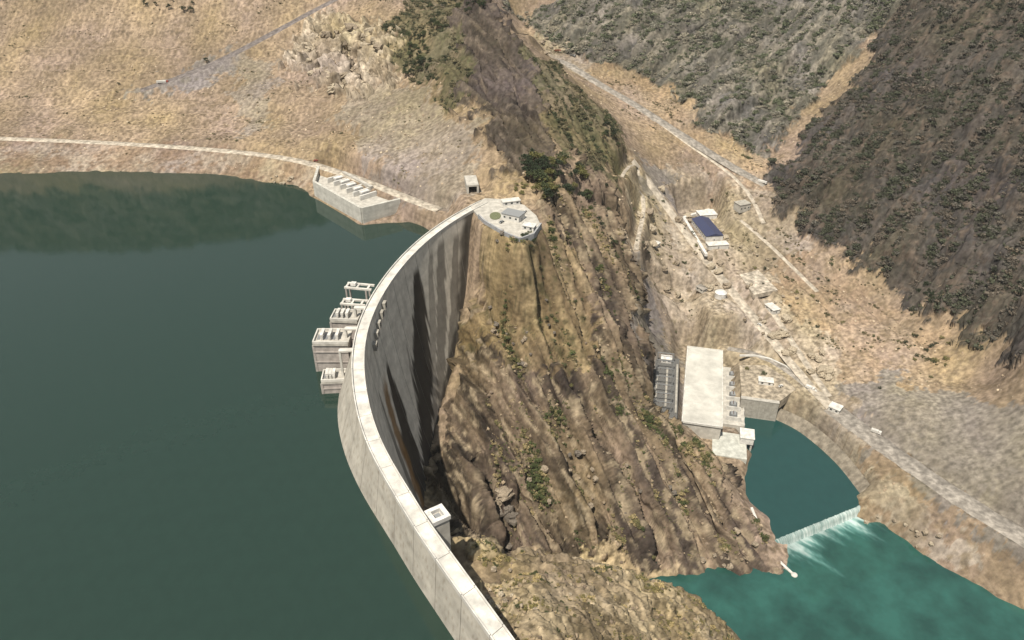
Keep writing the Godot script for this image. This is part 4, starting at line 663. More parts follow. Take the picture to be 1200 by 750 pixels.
func solve(a: Array, b: PackedFloat64Array) -> PackedFloat64Array:
	var n := b.size()
	for i in n:
		var piv := i
		for r in range(i + 1, n):
			if absf(a[r][i]) > absf(a[piv][i]):
				piv = r
		if piv != i:
			var t = a[i]
			a[i] = a[piv]
			a[piv] = t
			var tb := b[i]
			b[i] = b[piv]
			b[piv] = tb
		var ri: PackedFloat64Array = a[i]
		var inv := 1.0 / ri[i]
		for r in range(i + 1, n):
			var rr: PackedFloat64Array = a[r]
			var f := rr[i] * inv
			if f != 0.0:
				for c in range(i, n):
					rr[c] -= f * ri[c]
				a[r] = rr
				b[r] -= f * b[i]
	var x := PackedFloat64Array()
	x.resize(n)
	for i in range(n - 1, -1, -1):
		var s := b[i]
		var ri: PackedFloat64Array = a[i]
		for c in range(i + 1, n):
			s -= ri[c] * x[c]
		x[i] = s / ri[i]
	return x

func make_height_grid() -> void:
	# a surface through the survey points, first on 10 m cells
	var n := SURVEY.size()
	var px := PackedFloat64Array()
	var pz := PackedFloat64Array()
	for p in SURVEY:
		px.append(p[0] / 100.0)
		pz.append(p[2] / 100.0)
	var a: Array = []
	var b := PackedFloat64Array()
	for i in n + 3:
		var row := PackedFloat64Array()
		row.resize(n + 3)
		if i < n:
			for j in n:
				row[j] = sqrt((px[i] - px[j]) * (px[i] - px[j]) + (pz[i] - pz[j]) * (pz[i] - pz[j]))
			row[i] -= 0.015
			row[n] = 1.0
			row[n + 1] = px[i]
			row[n + 2] = pz[i]
			b.append(SURVEY[i][1])
		else:
			for j in n:
				row[j] = 1.0 if i == n else (px[j] if i == n + 1 else pz[j])
			b.append(0.0)
		a.append(row)
	var w := solve(a, b)
	var cw := GW / 4
	var ch := GH / 4
	var im := Image.create_empty(cw, ch, false, Image.FORMAT_RF)
	for j in ch:
		var z := (GZ0 + (j + 0.5) * 10.0 - 1.25) / 100.0
		for i in cw:
			var x := (GX0 + (i + 0.5) * 10.0 - 1.25) / 100.0
			var h := w[n] + w[n + 1] * x + w[n + 2] * z
			for k in n:
				var dx := x - px[k]
				var dz := z - pz[k]
				h += w[k] * sqrt(dx * dx + dz * dz)
			im.set_pixel(i, j, Color(h, 0, 0))
	im.resize(GW, GH, Image.INTERPOLATE_CUBIC)
	grid = im.get_data().to_float32_array()
	calm.resize(GW * GH)
	calm.fill(1.0)
	# the kinds of ground
	kinds.resize(GW * GH)
	kinds.fill(0)
	for e in GROUND_KINDS:
		paint(flat2(e[1]), kind_names.find(e[0]))
	for e in GULLIES:
		carve(e[2], e[0], e[1])
	# the slot between the dam and the rock of the far abutment
	for j in GH:
		for i in GW:
			var q := Vector2(GX0 + i * GS - ARCH_X, GZ0 + j * GS - ARCH_Z)
			var rr := q.length()
			if rr < 270.0 or rr > 296.0 or q.x > 0.0:
				continue
			var y := grid[j * GW + i]
			var gap := r_down(y) - rr
			if gap < 12.0 and y > -112.0 and y < 24.0 and q.y < 20.0:
				grid[j * GW + i] = y - 13.0 * (1.0 - maxf(gap, 0.0) / 12.0)
	# levelled places and roads
	for e in LEVELS:
		level(flat2(e[2]), e[1])
	for e in ROADS:
		grade(e[3], e[1])

func paint(poly: PackedVector2Array, k: int) -> void:
	var lo := poly[0]
	var hi := poly[0]
	for p in poly:
		lo = lo.min(p)
		hi = hi.max(p)
	var j0 := clampi(int((lo.y - GZ0) / GS), 0, GH - 1)
	var j1 := clampi(int((hi.y - GZ0) / GS) + 1, 0, GH - 1)
	for j in range(j0, j1 + 1):
		var z := GZ0 + j * GS
		var xs: Array[float] = []
		for i in poly.size():
			var a := poly[i]
			var b := poly[(i + 1) % poly.size()]
			if (a.y <= z) != (b.y <= z):
				xs.append(a.x + (z - a.y) / (b.y - a.y) * (b.x - a.x))
		xs.sort()
		for q in range(0, xs.size() - 1, 2):
			var i0 := clampi(int(ceil((xs[q] - GX0) / GS)), 0, GW)
			var i1 := clampi(int(floor((xs[q + 1] - GX0) / GS)), -1, GW - 1)
			for i in range(i0, i1 + 1):
				kinds[j * GW + i] = k

func level(poly: PackedVector2Array, y: float) -> void:
	var lo := poly[0]
	var hi := poly[0]
	for p in poly:
		lo = lo.min(p)
		hi = hi.max(p)
	for j in range(int((lo.y - 16 - GZ0) / GS), int((hi.y + 16 - GZ0) / GS)):
		for i in range(int((lo.x - 16 - GX0) / GS), int((hi.x + 16 - GX0) / GS)):
			var q := Vector2(GX0 + i * GS, GZ0 + j * GS)
			var d := 0.0
			if not Geometry2D.is_point_in_polygon(q, poly):
				d = 99.0
				for s in poly.size():
					d = minf(d, q.distance_to(Geometry2D.get_closest_point_to_segment(q, poly[s], poly[(s + 1) % poly.size()])))
			if d < 14.0:
				var w := 1.0 - smoothstep(2.0, 14.0, d)
				grid[j * GW + i] = lerpf(grid[j * GW + i], y, w)
				calm[j * GW + i] = minf(calm[j * GW + i], 1.0 - w)

func grade(pts: Array, width: float) -> void:
	# cut a bench for a road: every cell near the centre line takes its height
	var best := {}
	var reach := width * 0.5 + 9.0
	for s in range(0, pts.size() - 3, 3):
		var a := Vector3(pts[s], pts[s + 1], pts[s + 2])
		var b := Vector3(pts[s + 3], pts[s + 4], pts[s + 5])
		var a2 := Vector2(a.x, a.z)
		var ab := Vector2(b.x, b.z) - a2
		for j in range(int((minf(a.z, b.z) - reach - GZ0) / GS), int((maxf(a.z, b.z) + reach - GZ0) / GS) + 1):
			for i in range(int((minf(a.x, b.x) - reach - GX0) / GS), int((maxf(a.x, b.x) + reach - GX0) / GS) + 1):
				if i < 0 or j < 0 or i >= GW or j >= GH:
					continue
				var q := Vector2(GX0 + i * GS, GZ0 + j * GS)
				var t := clampf((q - a2).dot(ab) / maxf(ab.length_squared(), 0.01), 0.0, 1.0)
				var d := q.distance_to(a2 + ab * t)
				var id := j * GW + i
				if d < reach and (not best.has(id) or best[id].x > d):
					best[id] = Vector2(d, lerpf(a.y, b.y, t))
	for id in best:
		var w := 1.0 - smoothstep(width * 0.5 + 2.0, reach, best[id].x)
		grid[id] = lerpf(grid[id], best[id].y - 0.15, w)
		calm[id] = minf(calm[id], 1.0 - w)

func carve(pts: Array, width: float, depth: float) -> void:
	var done := {}
	for s in range(0, pts.size() - 2, 2):
		var a := Vector2(pts[s], pts[s + 1])
		var b := Vector2(pts[s + 2], pts[s + 3])
		for j in range(int((minf(a.y, b.y) - width - GZ0) / GS), int((maxf(a.y, b.y) + width - GZ0) / GS) + 1):
			for i in range(int((minf(a.x, b.x) - width - GX0) / GS), int((maxf(a.x, b.x) + width - GX0) / GS) + 1):
				var q := Vector2(GX0 + i * GS, GZ0 + j * GS)
				var d := q.distance_to(Geometry2D.get_closest_point_to_segment(q, a, b)) * (1.0 + 0.5 * n_broad.get_noise_2d(q.x * 3.0, q.y * 3.0))
				if d < width:
					var id := j * GW + i
					done[id] = maxf(done.get(id, 0.0), 1.0 - d / width)
	for id in done:
		grid[id] -= depth * smoothstep(0.0, 1.0, done[id])

func sample(a: PackedFloat32Array, x: float, z: float) -> float:
	var u := clampf((x - GX0) / GS, 0.0, GW - 1.01)
	var v := clampf((z - GZ0) / GS, 0.0, GH - 1.01)
	var i := int(u)
	var j := int(v)
	u -= i
	v -= j
	var k := j * GW + i
	return lerpf(lerpf(a[k], a[k + 1], u), lerpf(a[k + GW], a[k + GW + 1], u), v)

func kind_at(x: float, z: float) -> int:
	var wx := x + n_patch.get_noise_2d(x * 1.4, z * 1.4) * 26.0 + n_fine.get_noise_2d(x * 0.7, z * 0.7) * 11.0
	var wz := z + n_patch.get_noise_2d(x * 1.4 + 900.0, z * 1.4) * 26.0 + n_fine.get_noise_2d(x * 0.7, z * 0.7 + 500.0) * 11.0
	return kinds[clampi(int((wz - GZ0) / GS + 0.5), 0, GH - 1) * GW + clampi(int((wx - GX0) / GS + 0.5), 0, GW - 1)]

# height of the ground with its broad relief
func land(x: float, z: float) -> float:
	var h := sample(grid, x, z)
	var c := sample(calm, x, z)
	var k := kind_at(x, z)
	h += n_broad.get_noise_2d(x, z) * (look[k][3] as float) * 2.0 * c
	# old waterlines: small steps in the bare slope above the reservoir
	if k == 0 and x < 0.0 and h > 14.0 and h < 70.0:
		var s := h / 6.0
		h += (smoothstep(0.25, 0.75, s - floor(s)) - (s - floor(s))) * 3.4 * c
	return h

# relief along the normal of rock and stony ground
func rock(x: float, y: float, z: float, k: int) -> float:
	var a: float = look[k][4]
	var r := 0.0
	match kind_names[k]:
		"face", "ochre", "burnt", "scrub":
			# ribs and gullies running down the dip of the beds
			var s := x * 0.86 - z * 0.51
			var t := x * 0.51 + z * 0.86
			var wob := n_broad.get_noise_2d(s * 0.4, t * 0.15) * 9.0 + n_broad.get_noise_2d(s * 1.2, t * 0.5) * 1.6
			var u1 := (s + wob) / 27.0
			var u2 := (s - wob * 0.7 + 40.0) / 9.5
			u1 -= floorf(u1)
			u2 -= floorf(u2)
			# tilted slabs that end in sharp edges
			r = (u1 / 0.9 if u1 < 0.9 else (1.0 - u1) / 0.1) * 1.7 - 0.85 + ((u2 / 0.85 if u2 < 0.85 else (1.0 - u2) / 0.15) - 0.5) * 0.6
			# open cracks along the slab edges
			r -= 1.3 * exp(-pow((u1 - 0.95) / 0.05, 2.0)) * smoothstep(-0.15, 0.25, n_broad.get_noise_2d(s * 0.7 + 400.0, t * 1.1))
			r += n_rock.get_noise_3d(s * 0.5, y * 0.1, t * 0.05) * 0.5 + n_rock.get_noise_3d(s * 1.5, y * 0.2, t * 0.12) * 0.3
			r += n_block.get_noise_3d(s * 0.8, y * 0.4, t * 0.22) * 0.4 + n_block.get_noise_3d(s * 1.8 + 90.0, y * 0.9, t * 0.6) * 0.25
		"hill":
			var s2 := x * 0.45 + z * 0.89
			var t2 := x * 0.89 - z * 0.45
			r = n_rock.get_noise_3d(s2 * 1.2, y * 0.6, t2 * 0.4) * 0.8 + n_rock.get_noise_3d(x * 1.6, y * 1.2, z * 1.6) * 0.6 + n_block.get_noise_3d(s2 * 1.6, y * 1.6, t2) * 0.5
		"forest", "mountain":
			# spurs and runnels falling towards the valley
			var s3 := x * 0.67 + z * 0.74
			var t3 := x * 0.74 - z * 0.67
			var along: float = 0.14 if k == 12 else 0.4
			r = n_rock.get_noise_3d(s3 * 0.7, y * 0.1, t3 * along) * 1.0 + n_rock.get_noise_3d(x * 1.8, y, z * 1.8) * 0.5
		_:
			r = n_rock.get_noise_3d(x * 0.8, y * 0.8, z * 0.8) * 0.8
			if k == 6:
				r += n_block.get_noise_3d(x * 0.9, y * 0.9, z * 0.9) * 0.9
	return r * a * 1.5

func make_land() -> void:
	var rows := 1130
	var cols := 800
	var z_near := 60.0
	var z_far := 1380.0
	var verts := PackedVector3Array()
	var norms := PackedVector3Array()
	var cols_ := PackedColorArray()
	verts.resize(rows * cols)
	norms.resize(rows * cols)
	cols_.resize(rows * cols)
	var lnf := log((z_far + 90.0) / (z_near + 90.0))
	for j in rows:
		var z := -((z_near + 90.0) * exp(lnf * j / (rows - 1)) - 90.0)
		var hw := 150.0 + 0.72 * absf(z)
		for i in cols:
			var x := (2.0 * i / (cols - 1) - 1.0) * hw
			var k := kind_at(x, z)
			var h := land(x, z)
			var c := sample(calm, x, z)
			var gx := (sample(grid, x + 4.0, z) - sample(grid, x - 4.0, z)) / 8.0
			var gz := (sample(grid, x, z + 4.0) - sample(grid, x, z - 4.0)) / 8.0
			var nn := Vector3(-gx, 1.0, -gz).normalized()
			var r := rock(x, h, z, k) * c
			# the river has worn the lowest rock smooth
			r *= clampf((h - RIVER + 3.0) / 16.0, 0.12, 1.0)
			verts[j * cols + i] = Vector3(x, h, z) + nn * r
			# tones: patches, then stones and tufts, then the paler ribs of rock
			var lk: Array = look[k]
			var p := clampf(n_patch.get_noise_2d(x * 1.5, z * 1.5) * 1.7 + 0.5, 0.0, 1.0)
			var ds := x * 0.86 - z * 0.51
			var dt := x * 0.51 + z * 0.86
			if k == 12:
				# bare stripes down the spurs
				p = clampf(n_patch.get_noise_2d((x * 0.67 + z * 0.74) * 4.0, (x * 0.74 - z * 0.67) * 1.1) * 1.5 + 0.42, 0.0, 1.0)
			elif k >= 8 and k <= 10:
				# beds of rock run down the dip
				p = clampf(n_patch.get_noise_2d(ds * 4.2, dt * 0.6) * 1.8 + 0.46 + 0.3 * n_block.get_noise_3d(ds * 1.2, 0.0, dt * 0.25), 0.0, 1.0)
			var col: Vector3 = (lk[0] as Vector3).lerp(lk[1], p)
			var wide := n_patch.get_noise_2d(x * 0.45 + 4000.0, z * 0.45)
			col *= 1.0 + 0.38 * wide
			col.z *= 1.0 - 0.25 * n_patch.get_noise_2d(x * 0.6 - 4000.0, z * 0.6)
			if (lk[4] as float) > 1.7:
				col *= 1.0 + 0.26 * n_block.get_noise_3d((x * 0.86 - z * 0.51) * 1.7, h * 0.9, (x * 0.51 + z * 0.86) * 0.5)
			# tufts and stones gather in drifts
			var drift := n_patch.get_noise_2d(x * 3.0 - 900.0, z * 3.0)
			var f := n_fine.get_noise_3d(x * 0.8, h * 0.8, z * 0.8)
			if k >= 8 and k <= 10:
				drift = n_patch.get_noise_2d(ds * 8.0, dt * 1.6 + 300.0)
				f = n_fine.get_noise_3d(ds, h * 0.5, dt * 0.4)
			col = col.lerp(lk[2], smoothstep(0.05, 0.5, f + drift * 0.7) * 0.85)
			col *= 1.0 + 0.12 * n_fine.get_noise_3d(x * 2.7 + 50.0, h * 2.7, z * 2.7)
			cols_[j * cols + i] = Color(col.x, col.y, col.z)
	var idx := PackedInt32Array()
	idx.resize((rows - 1) * (cols - 1) * 6)
	var q := 0
	for j in rows - 1:
		for i in cols - 1:
			var a := j * cols + i
			# rows run away from the viewer, columns to the right; clockwise seen from above
			idx[q] = a
			idx[q + 1] = a + cols
			idx[q + 2] = a + cols + 1
			idx[q + 3] = a
			idx[q + 4] = a + cols + 1
			idx[q + 5] = a + 1
			q += 6
	for j in rows:
		for i in cols:
			var a := verts[j * cols + maxi(i - 1, 0)]
			var b := verts[j * cols + mini(i + 1, cols - 1)]
			var c := verts[maxi(j - 1, 0) * cols + i]
			var d := verts[mini(j + 1, rows - 1) * cols + i]
			norms[j * cols + i] = (b - a).cross(d - c).normalized()
	var arr: Array = []
	arr.resize(Mesh.ARRAY_MAX)
	arr[Mesh.ARRAY_VERTEX] = verts
	arr[Mesh.ARRAY_NORMAL] = norms
	arr[Mesh.ARRAY_COLOR] = cols_
	arr[Mesh.ARRAY_INDEX] = idx
	var mesh := ArrayMesh.new()
	mesh.add_surface_from_arrays(Mesh.PRIMITIVE_TRIANGLES, arr)
	var o := MeshInstance3D.new()
	o.name = "terrain"
	o.mesh = mesh
	o.material_override = mats.land
	o.set_meta("kind", "structure")
	add_child(o)

func make_roads() -> void:
	for e in ROADS:
		var pts: Array = e[3]
		var c: Array[Vector3] = []
		for i in range(0, pts.size(), 3):
			c.append(Vector3(pts[i], pts[i + 1], pts[i + 2]))
		# finer stations
		var f: Array[Vector3] = []
		for i in c.size() - 1:
			for k in 4:
				f.append(c[i].lerp(c[i + 1], k / 4.0))
		f.append(c[-1])
		var st := tool_new(true)
		var ring: Array = []
		for i in f.size():
			var d := (f[mini(i + 1, f.size() - 1)] - f[maxi(i - 1, 0)])
			d.y = 0
			d = d.normalized()
			var s := Vector3(-d.z, 0, d.x)
			var wob := n_broad.get_noise_2d(f[i].x * 3.0, f[i].z * 3.0) * 0.16
			var w: float = (e[1] as float) * 0.5 * (1.0 + wob)
			var up := Vector3(0, 0.28, 0)
			ring.append([f[i] - s * (w + 1.0) - Vector3(0, 0.7, 0), f[i] - s * w + up, f[i] + up * 1.2, f[i] + s * w + up, f[i] + s * (w + 1.0) - Vector3(0, 0.7, 0)])
		for i in ring.size() - 1:
			for k in 4:
				quad(st, ring[i][k], ring[i + 1][k], ring[i + 1][k + 1], ring[i][k + 1])
		structure(e[0], st, mats["road_" + e[2]])

func make_water() -> void:
	# the reservoir reaches the upstream face of the arch
	var st := tool_new(true)
	var prev := Vector3.ZERO
	for i in 61:
		var p := on_arch(lerpf(219.0, 124.0, i / 60.0), 297.0, 0.0)
		if i > 0:
			quad(st, Vector3(-1000, 0, prev.z), prev, p, Vector3(-1000, 0, p.z))
		else:
			quad(st, Vector3(-1000, 0, -900), Vector3(p.x, 0, -900), p, Vector3(-1000, 0, p.z))
		prev = p
	quad(st, Vector3(-1000, 0, prev.z), prev, Vector3(prev.x, 0, -20), Vector3(-1000, 0, -20))
	structure("reservoir_water", st, mats.reservoir)
	# tailrace pool behind the weir, and the river below it
	var wa := Vector3(181, POOL, -380.5)
	var wb := Vector3(271, POOL, -421.5)
	st = tool_new(true)
	quad(st, Vector3(150, POOL, -525), Vector3(330, POOL, -525), wb, wa)
	quad(st, Vector3(150, POOL, -525), wa, Vector3(165, POOL, -385), Vector3(150, POOL, -420))
	structure("tailrace_pool_water", st, mats.pool)
	st = tool_new(true)
	quad(st, Vector3(60, RIVER, -440), Vector3(560, RIVER, -440), Vector3(560, RIVER, -60), Vector3(60, RIVER, -60))
	structure("river_water", st, mats.river)

# ---------------------------------------------------------------- the dam

# the upstream face leans out most in the middle of the arch
func r_up(y: float, deg := 178.0) -> float:
	var d := minf(CREST - y, 46.0)
	return ARCH_R + 3.3 + (0.08 + 0.30 * exp(-pow((deg - 172.0) / 14.0, 2.0))) * d
func r_down(y: float) -> float:
	var d := CREST - y
	return ARCH_R - 3.3 - 0.1 * d - 0.0007 * d * d

func on_arch(deg: float, r: float, y: float) -> Vector3:
	var a := deg_to_rad(deg)
	# the arch is not a true circle: it runs straighter towards the near abutment
	r += pow(maxf(145.0 - deg, 0.0), 2.0) * 0.058 + 1.6 * exp(-pow((deg - 178.0) / 10.0, 2.0)) - 2.0 * exp(-pow((deg - 151.0) / 7.0, 2.0))
	return Vector3(ARCH_X + cos(a) * r, y, ARCH_Z + sin(a) * r)

# stains left by seepage: angle, top height, half width in degrees at the top and lower down, strength
const SEEPS = [[198.4, 18.0, .9, 4.2, .96], [182.6, -8.0, .6, 3.2, .96], [206.5, 22.0, 1.0, 2.0, .62], [210.3, 18.0, .8, 1.6, .6], [203.2, 20.0, .7, 1.5, .5], [190.5, -20.0, .3, .9, .5], [176.0, -6.0, .3, 1.0, .6], [213.5, 24.0, .4, .8, .45]]

func dam_tone(deg: float, y: float, upstream: bool) -> Color:
	var s := deg * 5.15
	var streak := n_fine.get_noise_2d(s * 0.7, y * 0.05) * 0.4 + n_fine.get_noise_2d(s * 0.22, y * 0.03 + 40.0) * 0.9
	var base := Vector3(.74, .70, .63) if not upstream else Vector3(.47, .445, .395)
	base *= 1.0 + streak * (0.17 if not upstream else 0.16)
	var spot := n_fine.get_noise_2d(s * 2.0 + 300.0, y * 1.4)
	base = base.lerp(Vector3(.30, .26, .21), smoothstep(0.2, 0.5, spot) * (0.25 if not upstream else 0.6))
	if not upstream:
		base = base.lerp(Vector3(.60, .56, .49), 0.35)
		for e in SEEPS:
			var down: float = e[1] - y
			if down > -3.0:
				var wob := n_fine.get_noise_2d(y * 0.12 + e[0] * 7.0, e[0]) * 0.4
				var w := lerpf(e[2], e[3], clampf(down / 55.0, 0.0, 1.0))
				# water creeps down the fall line of the battered face
				var at_: float = e[0] - (0.04 * down + 0.0005 * down * down) * clampf((e[0] - 170.0) / 26.0, 0.2, 1.1)
				var off := absf(deg - at_ + wob * w * 0.9) / w
				var k := (1.0 - smoothstep(0.7, 1.0, off + n_fine.get_noise_2d(s * 1.2, y * 0.06) * 0.35)) * smoothstep(-3.0, 4.0, down)
				base = base.lerp(Vector3(.028, .022, .017), k * (e[4] as float))
		# cast shadow painted into the concrete where the arch meets the far abutment
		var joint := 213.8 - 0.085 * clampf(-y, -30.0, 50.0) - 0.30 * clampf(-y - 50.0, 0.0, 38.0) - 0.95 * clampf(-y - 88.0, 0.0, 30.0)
		var contact_shade := 1.0 - smoothstep(2.4, 4.2, joint - deg + n_fine.get_noise_2d(y * 0.4, 77.0) * 0.9)
		base = base.lerp(Vector3(.035, .03, .024), contact_shade * 0.85)
		# ochre crust beside the lower seep
		var oc := (1.0 - smoothstep(0.4, 1.0, absf(deg - 179.4 + clampf(-12.0 - y, 0.0, 99.0) * 0.035 + n_fine.get_noise_2d(y * .3, 9.0)) / 1.7)) * smoothstep(16.0, 30.0, 10.0 - y)
		base = base.lerp(Vector3(.25, .14, .05), oc * 0.9)
	return Color(base.x, base.y, base.z)

func make_dam() -> void:
	var dam := thing("arch_dam", "tall curved grey concrete arch dam holding back the dark green reservoir", "dam", on_arch(180, ARCH_R, 0))
	var org := dam.position
	var a0 := 219.0
	var a1 := 123.0
	var n := 24
	var y_bottom := -126.0
	for b in n:
		var d0 := lerpf(a0, a1, float(b) / n) - 0.03
		var d1 := lerpf(a0, a1, float(b + 1) / n) + 0.03
		var st := tool_new(true)
		var cs := 20
		var rs := 76
		# downstream and upstream face, with a small step at each joint
		for side in 2:
			var up: bool = side == 1
			for j in rs:
				var y0 := lerpf(CREST - 1.0, y_bottom, float(j) / rs)
				var y1 := lerpf(CREST - 1.0, y_bottom, float(j + 1) / rs)
				for i in cs:
					var e0 := lerpf(d0, d1, float(i) / cs)
					var e1 := lerpf(d0, d1, float(i + 1) / cs)
					var c: Array = [[e0, y0], [e1, y0], [e1, y1], [e0, y1]]
					if up:
						c = [[e1, y0], [e0, y0], [e0, y1], [e1, y1]]
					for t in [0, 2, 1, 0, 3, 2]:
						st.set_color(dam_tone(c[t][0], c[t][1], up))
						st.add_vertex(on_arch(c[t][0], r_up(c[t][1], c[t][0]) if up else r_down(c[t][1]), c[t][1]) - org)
		# ends and top
		st.set_smooth_group(-1)
		st.set_color(Color(.3, .28, .25))
		for e in [d0, d1]:
			for j in 12:
				var y0 := lerpf(CREST - 1.0, y_bottom, j / 12.0)
				var y1 := lerpf(CREST - 1.0, y_bottom, (j + 1) / 12.0)
				quad(st, on_arch(e, r_up(y0, e), y0) - org, on_arch(e, r_down(y0), y0) - org, on_arch(e, r_down(y1), y1) - org, on_arch(e, r_up(y1, e), y1) - org)
		quad(st, on_arch(d0, r_up(29, d0), 29) - org, on_arch(d1, r_up(29, d1), 29) - org, on_arch(d1, r_down(29), 29) - org, on_arch(d0, r_down(29), 29) - org)
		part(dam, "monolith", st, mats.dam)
	# crest: roadway slabs, two parapets with copings
	for b in n:
		var st := tool_new()
		var d0 := lerpf(a0, a1, float(b) / n) - 0.025
		var d1 := lerpf(a0, a1, float(b + 1) / n) + 0.025
		sweep(st, d0, d1, 5, [Vector2(292.0, 29.0), Vector2(292.0, 29.5), Vector2(298.0, 29.5), Vector2(298.0, 29.0)], org)
		part(dam, "crest_slab", st, mats.crest)
	for r in [[291.4, 292.0], [298.0, 298.6]]:
		for b in n:
			var st := tool_new()
			var d0 := lerpf(a0, a1, float(b) / n) - 0.035
			var d1 := lerpf(a0, a1, float(b + 1) / n) + 0.035
			sweep(st, d0, d1, 5, [Vector2(r[0], 28.2), Vector2(r[0], 30.6), Vector2(r[1], 30.6), Vector2(r[1], 28.2)], org)
			part(dam, "parapet", st, mats.crest)
	# hooded outlet openings under the crest on the downstream face
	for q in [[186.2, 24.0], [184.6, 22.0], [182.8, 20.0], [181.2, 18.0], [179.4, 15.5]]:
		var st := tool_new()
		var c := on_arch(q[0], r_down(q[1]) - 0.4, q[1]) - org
		var turn := -deg_to_rad(q[0])
		var bs := Basis(Vector3.UP, turn)
		bx(st, c + bs * Vector3(-0.6, 2.8, 0), Vector3(2.6, 0.5, 4.2), turn)
		bx(st, c + bs * Vector3(-0.6, -1.0, 1.85), Vector3(2.6, 3.8, 0.5), turn)
		bx(st, c + bs * Vector3(-0.6, -1.0, -1.85), Vector3(2.6, 3.8, 0.5), turn)
		bx(st, c + bs * Vector3(-0.6, -1.5, 0), Vector3(2.6, 0.5, 4.2), turn)
		var o := part(dam, "outlet_hood", st, mats.old_concrete)
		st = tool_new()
		bx(st, c + bs * Vector3(0.35, -1.0, 0), Vector3(0.2, 3.8, 3.2), turn)  # back panel coloured dark to stand for the shade inside the opening
		part(o, "opening_shade", st, mats.dark)

# a section (r, y) swept along the arch between two angles
func sweep(st: SurfaceTool, d0: float, d1: float, n: int, sec: Array, org: Vector3) -> void:
	for i in n:
		var e0 := lerpf(d0, d1, float(i) / n)
		var e1 := lerpf(d0, d1, float(i + 1) / n)
		for k in sec.size():
			var p: Vector2 = sec[k]
			var q: Vector2 = sec[(k + 1) % sec.size()]
			quad(st, on_arch(e0, p.x, p.y) - org, on_arch(e0, q.x, q.y) - org, on_arch(e1, q.x, q.y) - org, on_arch(e1, p.x, p.y) - org)
	for e in [d0, d1]:
		quad(st, on_arch(e, sec[0].x, sec[0].y) - org, on_arch(e, sec[1].x, sec[1].y) - org, on_arch(e, sec[2].x, sec[2].y) - org, on_arch(e, sec[3].x, sec[3].y) - org)

func _ready() -> void:
	# camera, sky, sun
	var cam := Camera3D.new()
	cam.name = "camera"
	cam.position = Vector3(0, 280, 0)
	cam.rotation_degrees = Vector3(-32, 0, 0)
	cam.fov = 45
	cam.near = 1.0
	cam.far = 6000.0
	add_child(cam)
	cam.current = true
	var env := Environment.new()
	env.background_mode = Environment.BG_SKY
	var sm := ProceduralSkyMaterial.new()
	sm.sky_top_color = Color(.66, .70, .74)
	sm.sky_horizon_color = Color(.86, .87, .86)
	sm.ground_horizon_color = Color(.60, .58, .54)
	sm.ground_bottom_color = Color(.38, .34, .29)
	sm.sky_curve = 0.12
	sm.sun_angle_max = 1.0
	var sky := Sky.new()
	sky.sky_material = sm
	env.sky = sky
	env.background_energy_multiplier = 0.58
	env.tonemap_mode = Environment.TONE_MAPPER_LINEAR
	env.tonemap_exposure = 1.36
	env.sdfgi_enabled = true
	env.ssao_enabled = true
	env.ssil_enabled = true
	env.fog_enabled = true
	env.fog_density = 0.00003
	env.fog_light_color = Color(.78, .79, .80)
	var we := WorldEnvironment.new()
	we.name = "world_environment"
	we.environment = env
	add_child(we)
	var sun := DirectionalLight3D.new()
	sun.name = "sun"
	add_child(sun)
	sun.look_at_from_position(Vector3(-0.22, 0.87, 0.41) * 100.0, Vector3.ZERO)
	sun.light_energy = 1.6
	sun.light_color = Color(1.0, .96, .89)
	sun.light_angular_distance = 0.5
	sun.shadow_enabled = true

	rng.seed = 7
	n_broad.seed = 1
	n_broad.frequency = 0.022
	n_broad.fractal_octaves = 4
	n_rock.seed = 2
	n_rock.noise_type = FastNoiseLite.TYPE_SIMPLEX
	n_rock.fractal_type = FastNoiseLite.FRACTAL_RIDGED
	n_rock.frequency = 0.035
	n_rock.fractal_octaves = 4
	n_fine.seed = 3
	n_fine.frequency = 0.16
	n_fine.fractal_octaves = 3
	n_patch.seed = 4
	n_patch.frequency = 0.014
	n_patch.fractal_octaves = 4
	n_block.seed = 6
	n_block.noise_type = FastNoiseLite.TYPE_CELLULAR
	n_block.cellular_return_type = FastNoiseLite.RETURN_CELL_VALUE
	n_block.cellular_jitter = 1.0
	n_block.frequency = 0.11
	n_block.domain_warp_enabled = true
	n_block.domain_warp_amplitude = 3.0
	n_block.domain_warp_frequency = 0.12
	for k in kind_names:
		look.append(kind_look[k])
	var t0 := Time.get_ticks_msec()
	make_materials()
	make_height_grid()
	print("grid ", Time.get_ticks_msec() - t0)
	make_land()
	print("land ", Time.get_ticks_msec() - t0)
	make_roads()
	make_water()
	make_dam()
	print("dam ", Time.get_ticks_msec() - t0)
	make_objects()
	print("all ", Time.get_ticks_msec() - t0)

# ---------------------------------------------------------------- plants and stones

# leaves as small faces round a set of clump centres
func leaf_ball(st: SurfaceTool, c: Vector3, r: Vector3, n: int, size: float, rg: RandomNumberGenerator) -> void:
	for i in n:
		var d := Vector3(rg.randfn(), rg.randfn(), rg.randfn()).normalized()
		var p := c + d * r * pow(rg.randf(), 0.35)
		var u := Vector3(rg.randfn(), rg.randfn(), rg.randfn()).normalized()
		var v := u.cross(Vector3(rg.randfn(), rg.randfn(), rg.randfn()).normalized()).normalized()
		var s := size * rg.randf_range(0.6, 1.3)
		st.add_vertex(p + u * s)
		st.add_vertex(p - u * s * 0.5 + v * s * 0.8)
		st.add_vertex(p - u * s * 0.5 - v * s * 0.8)

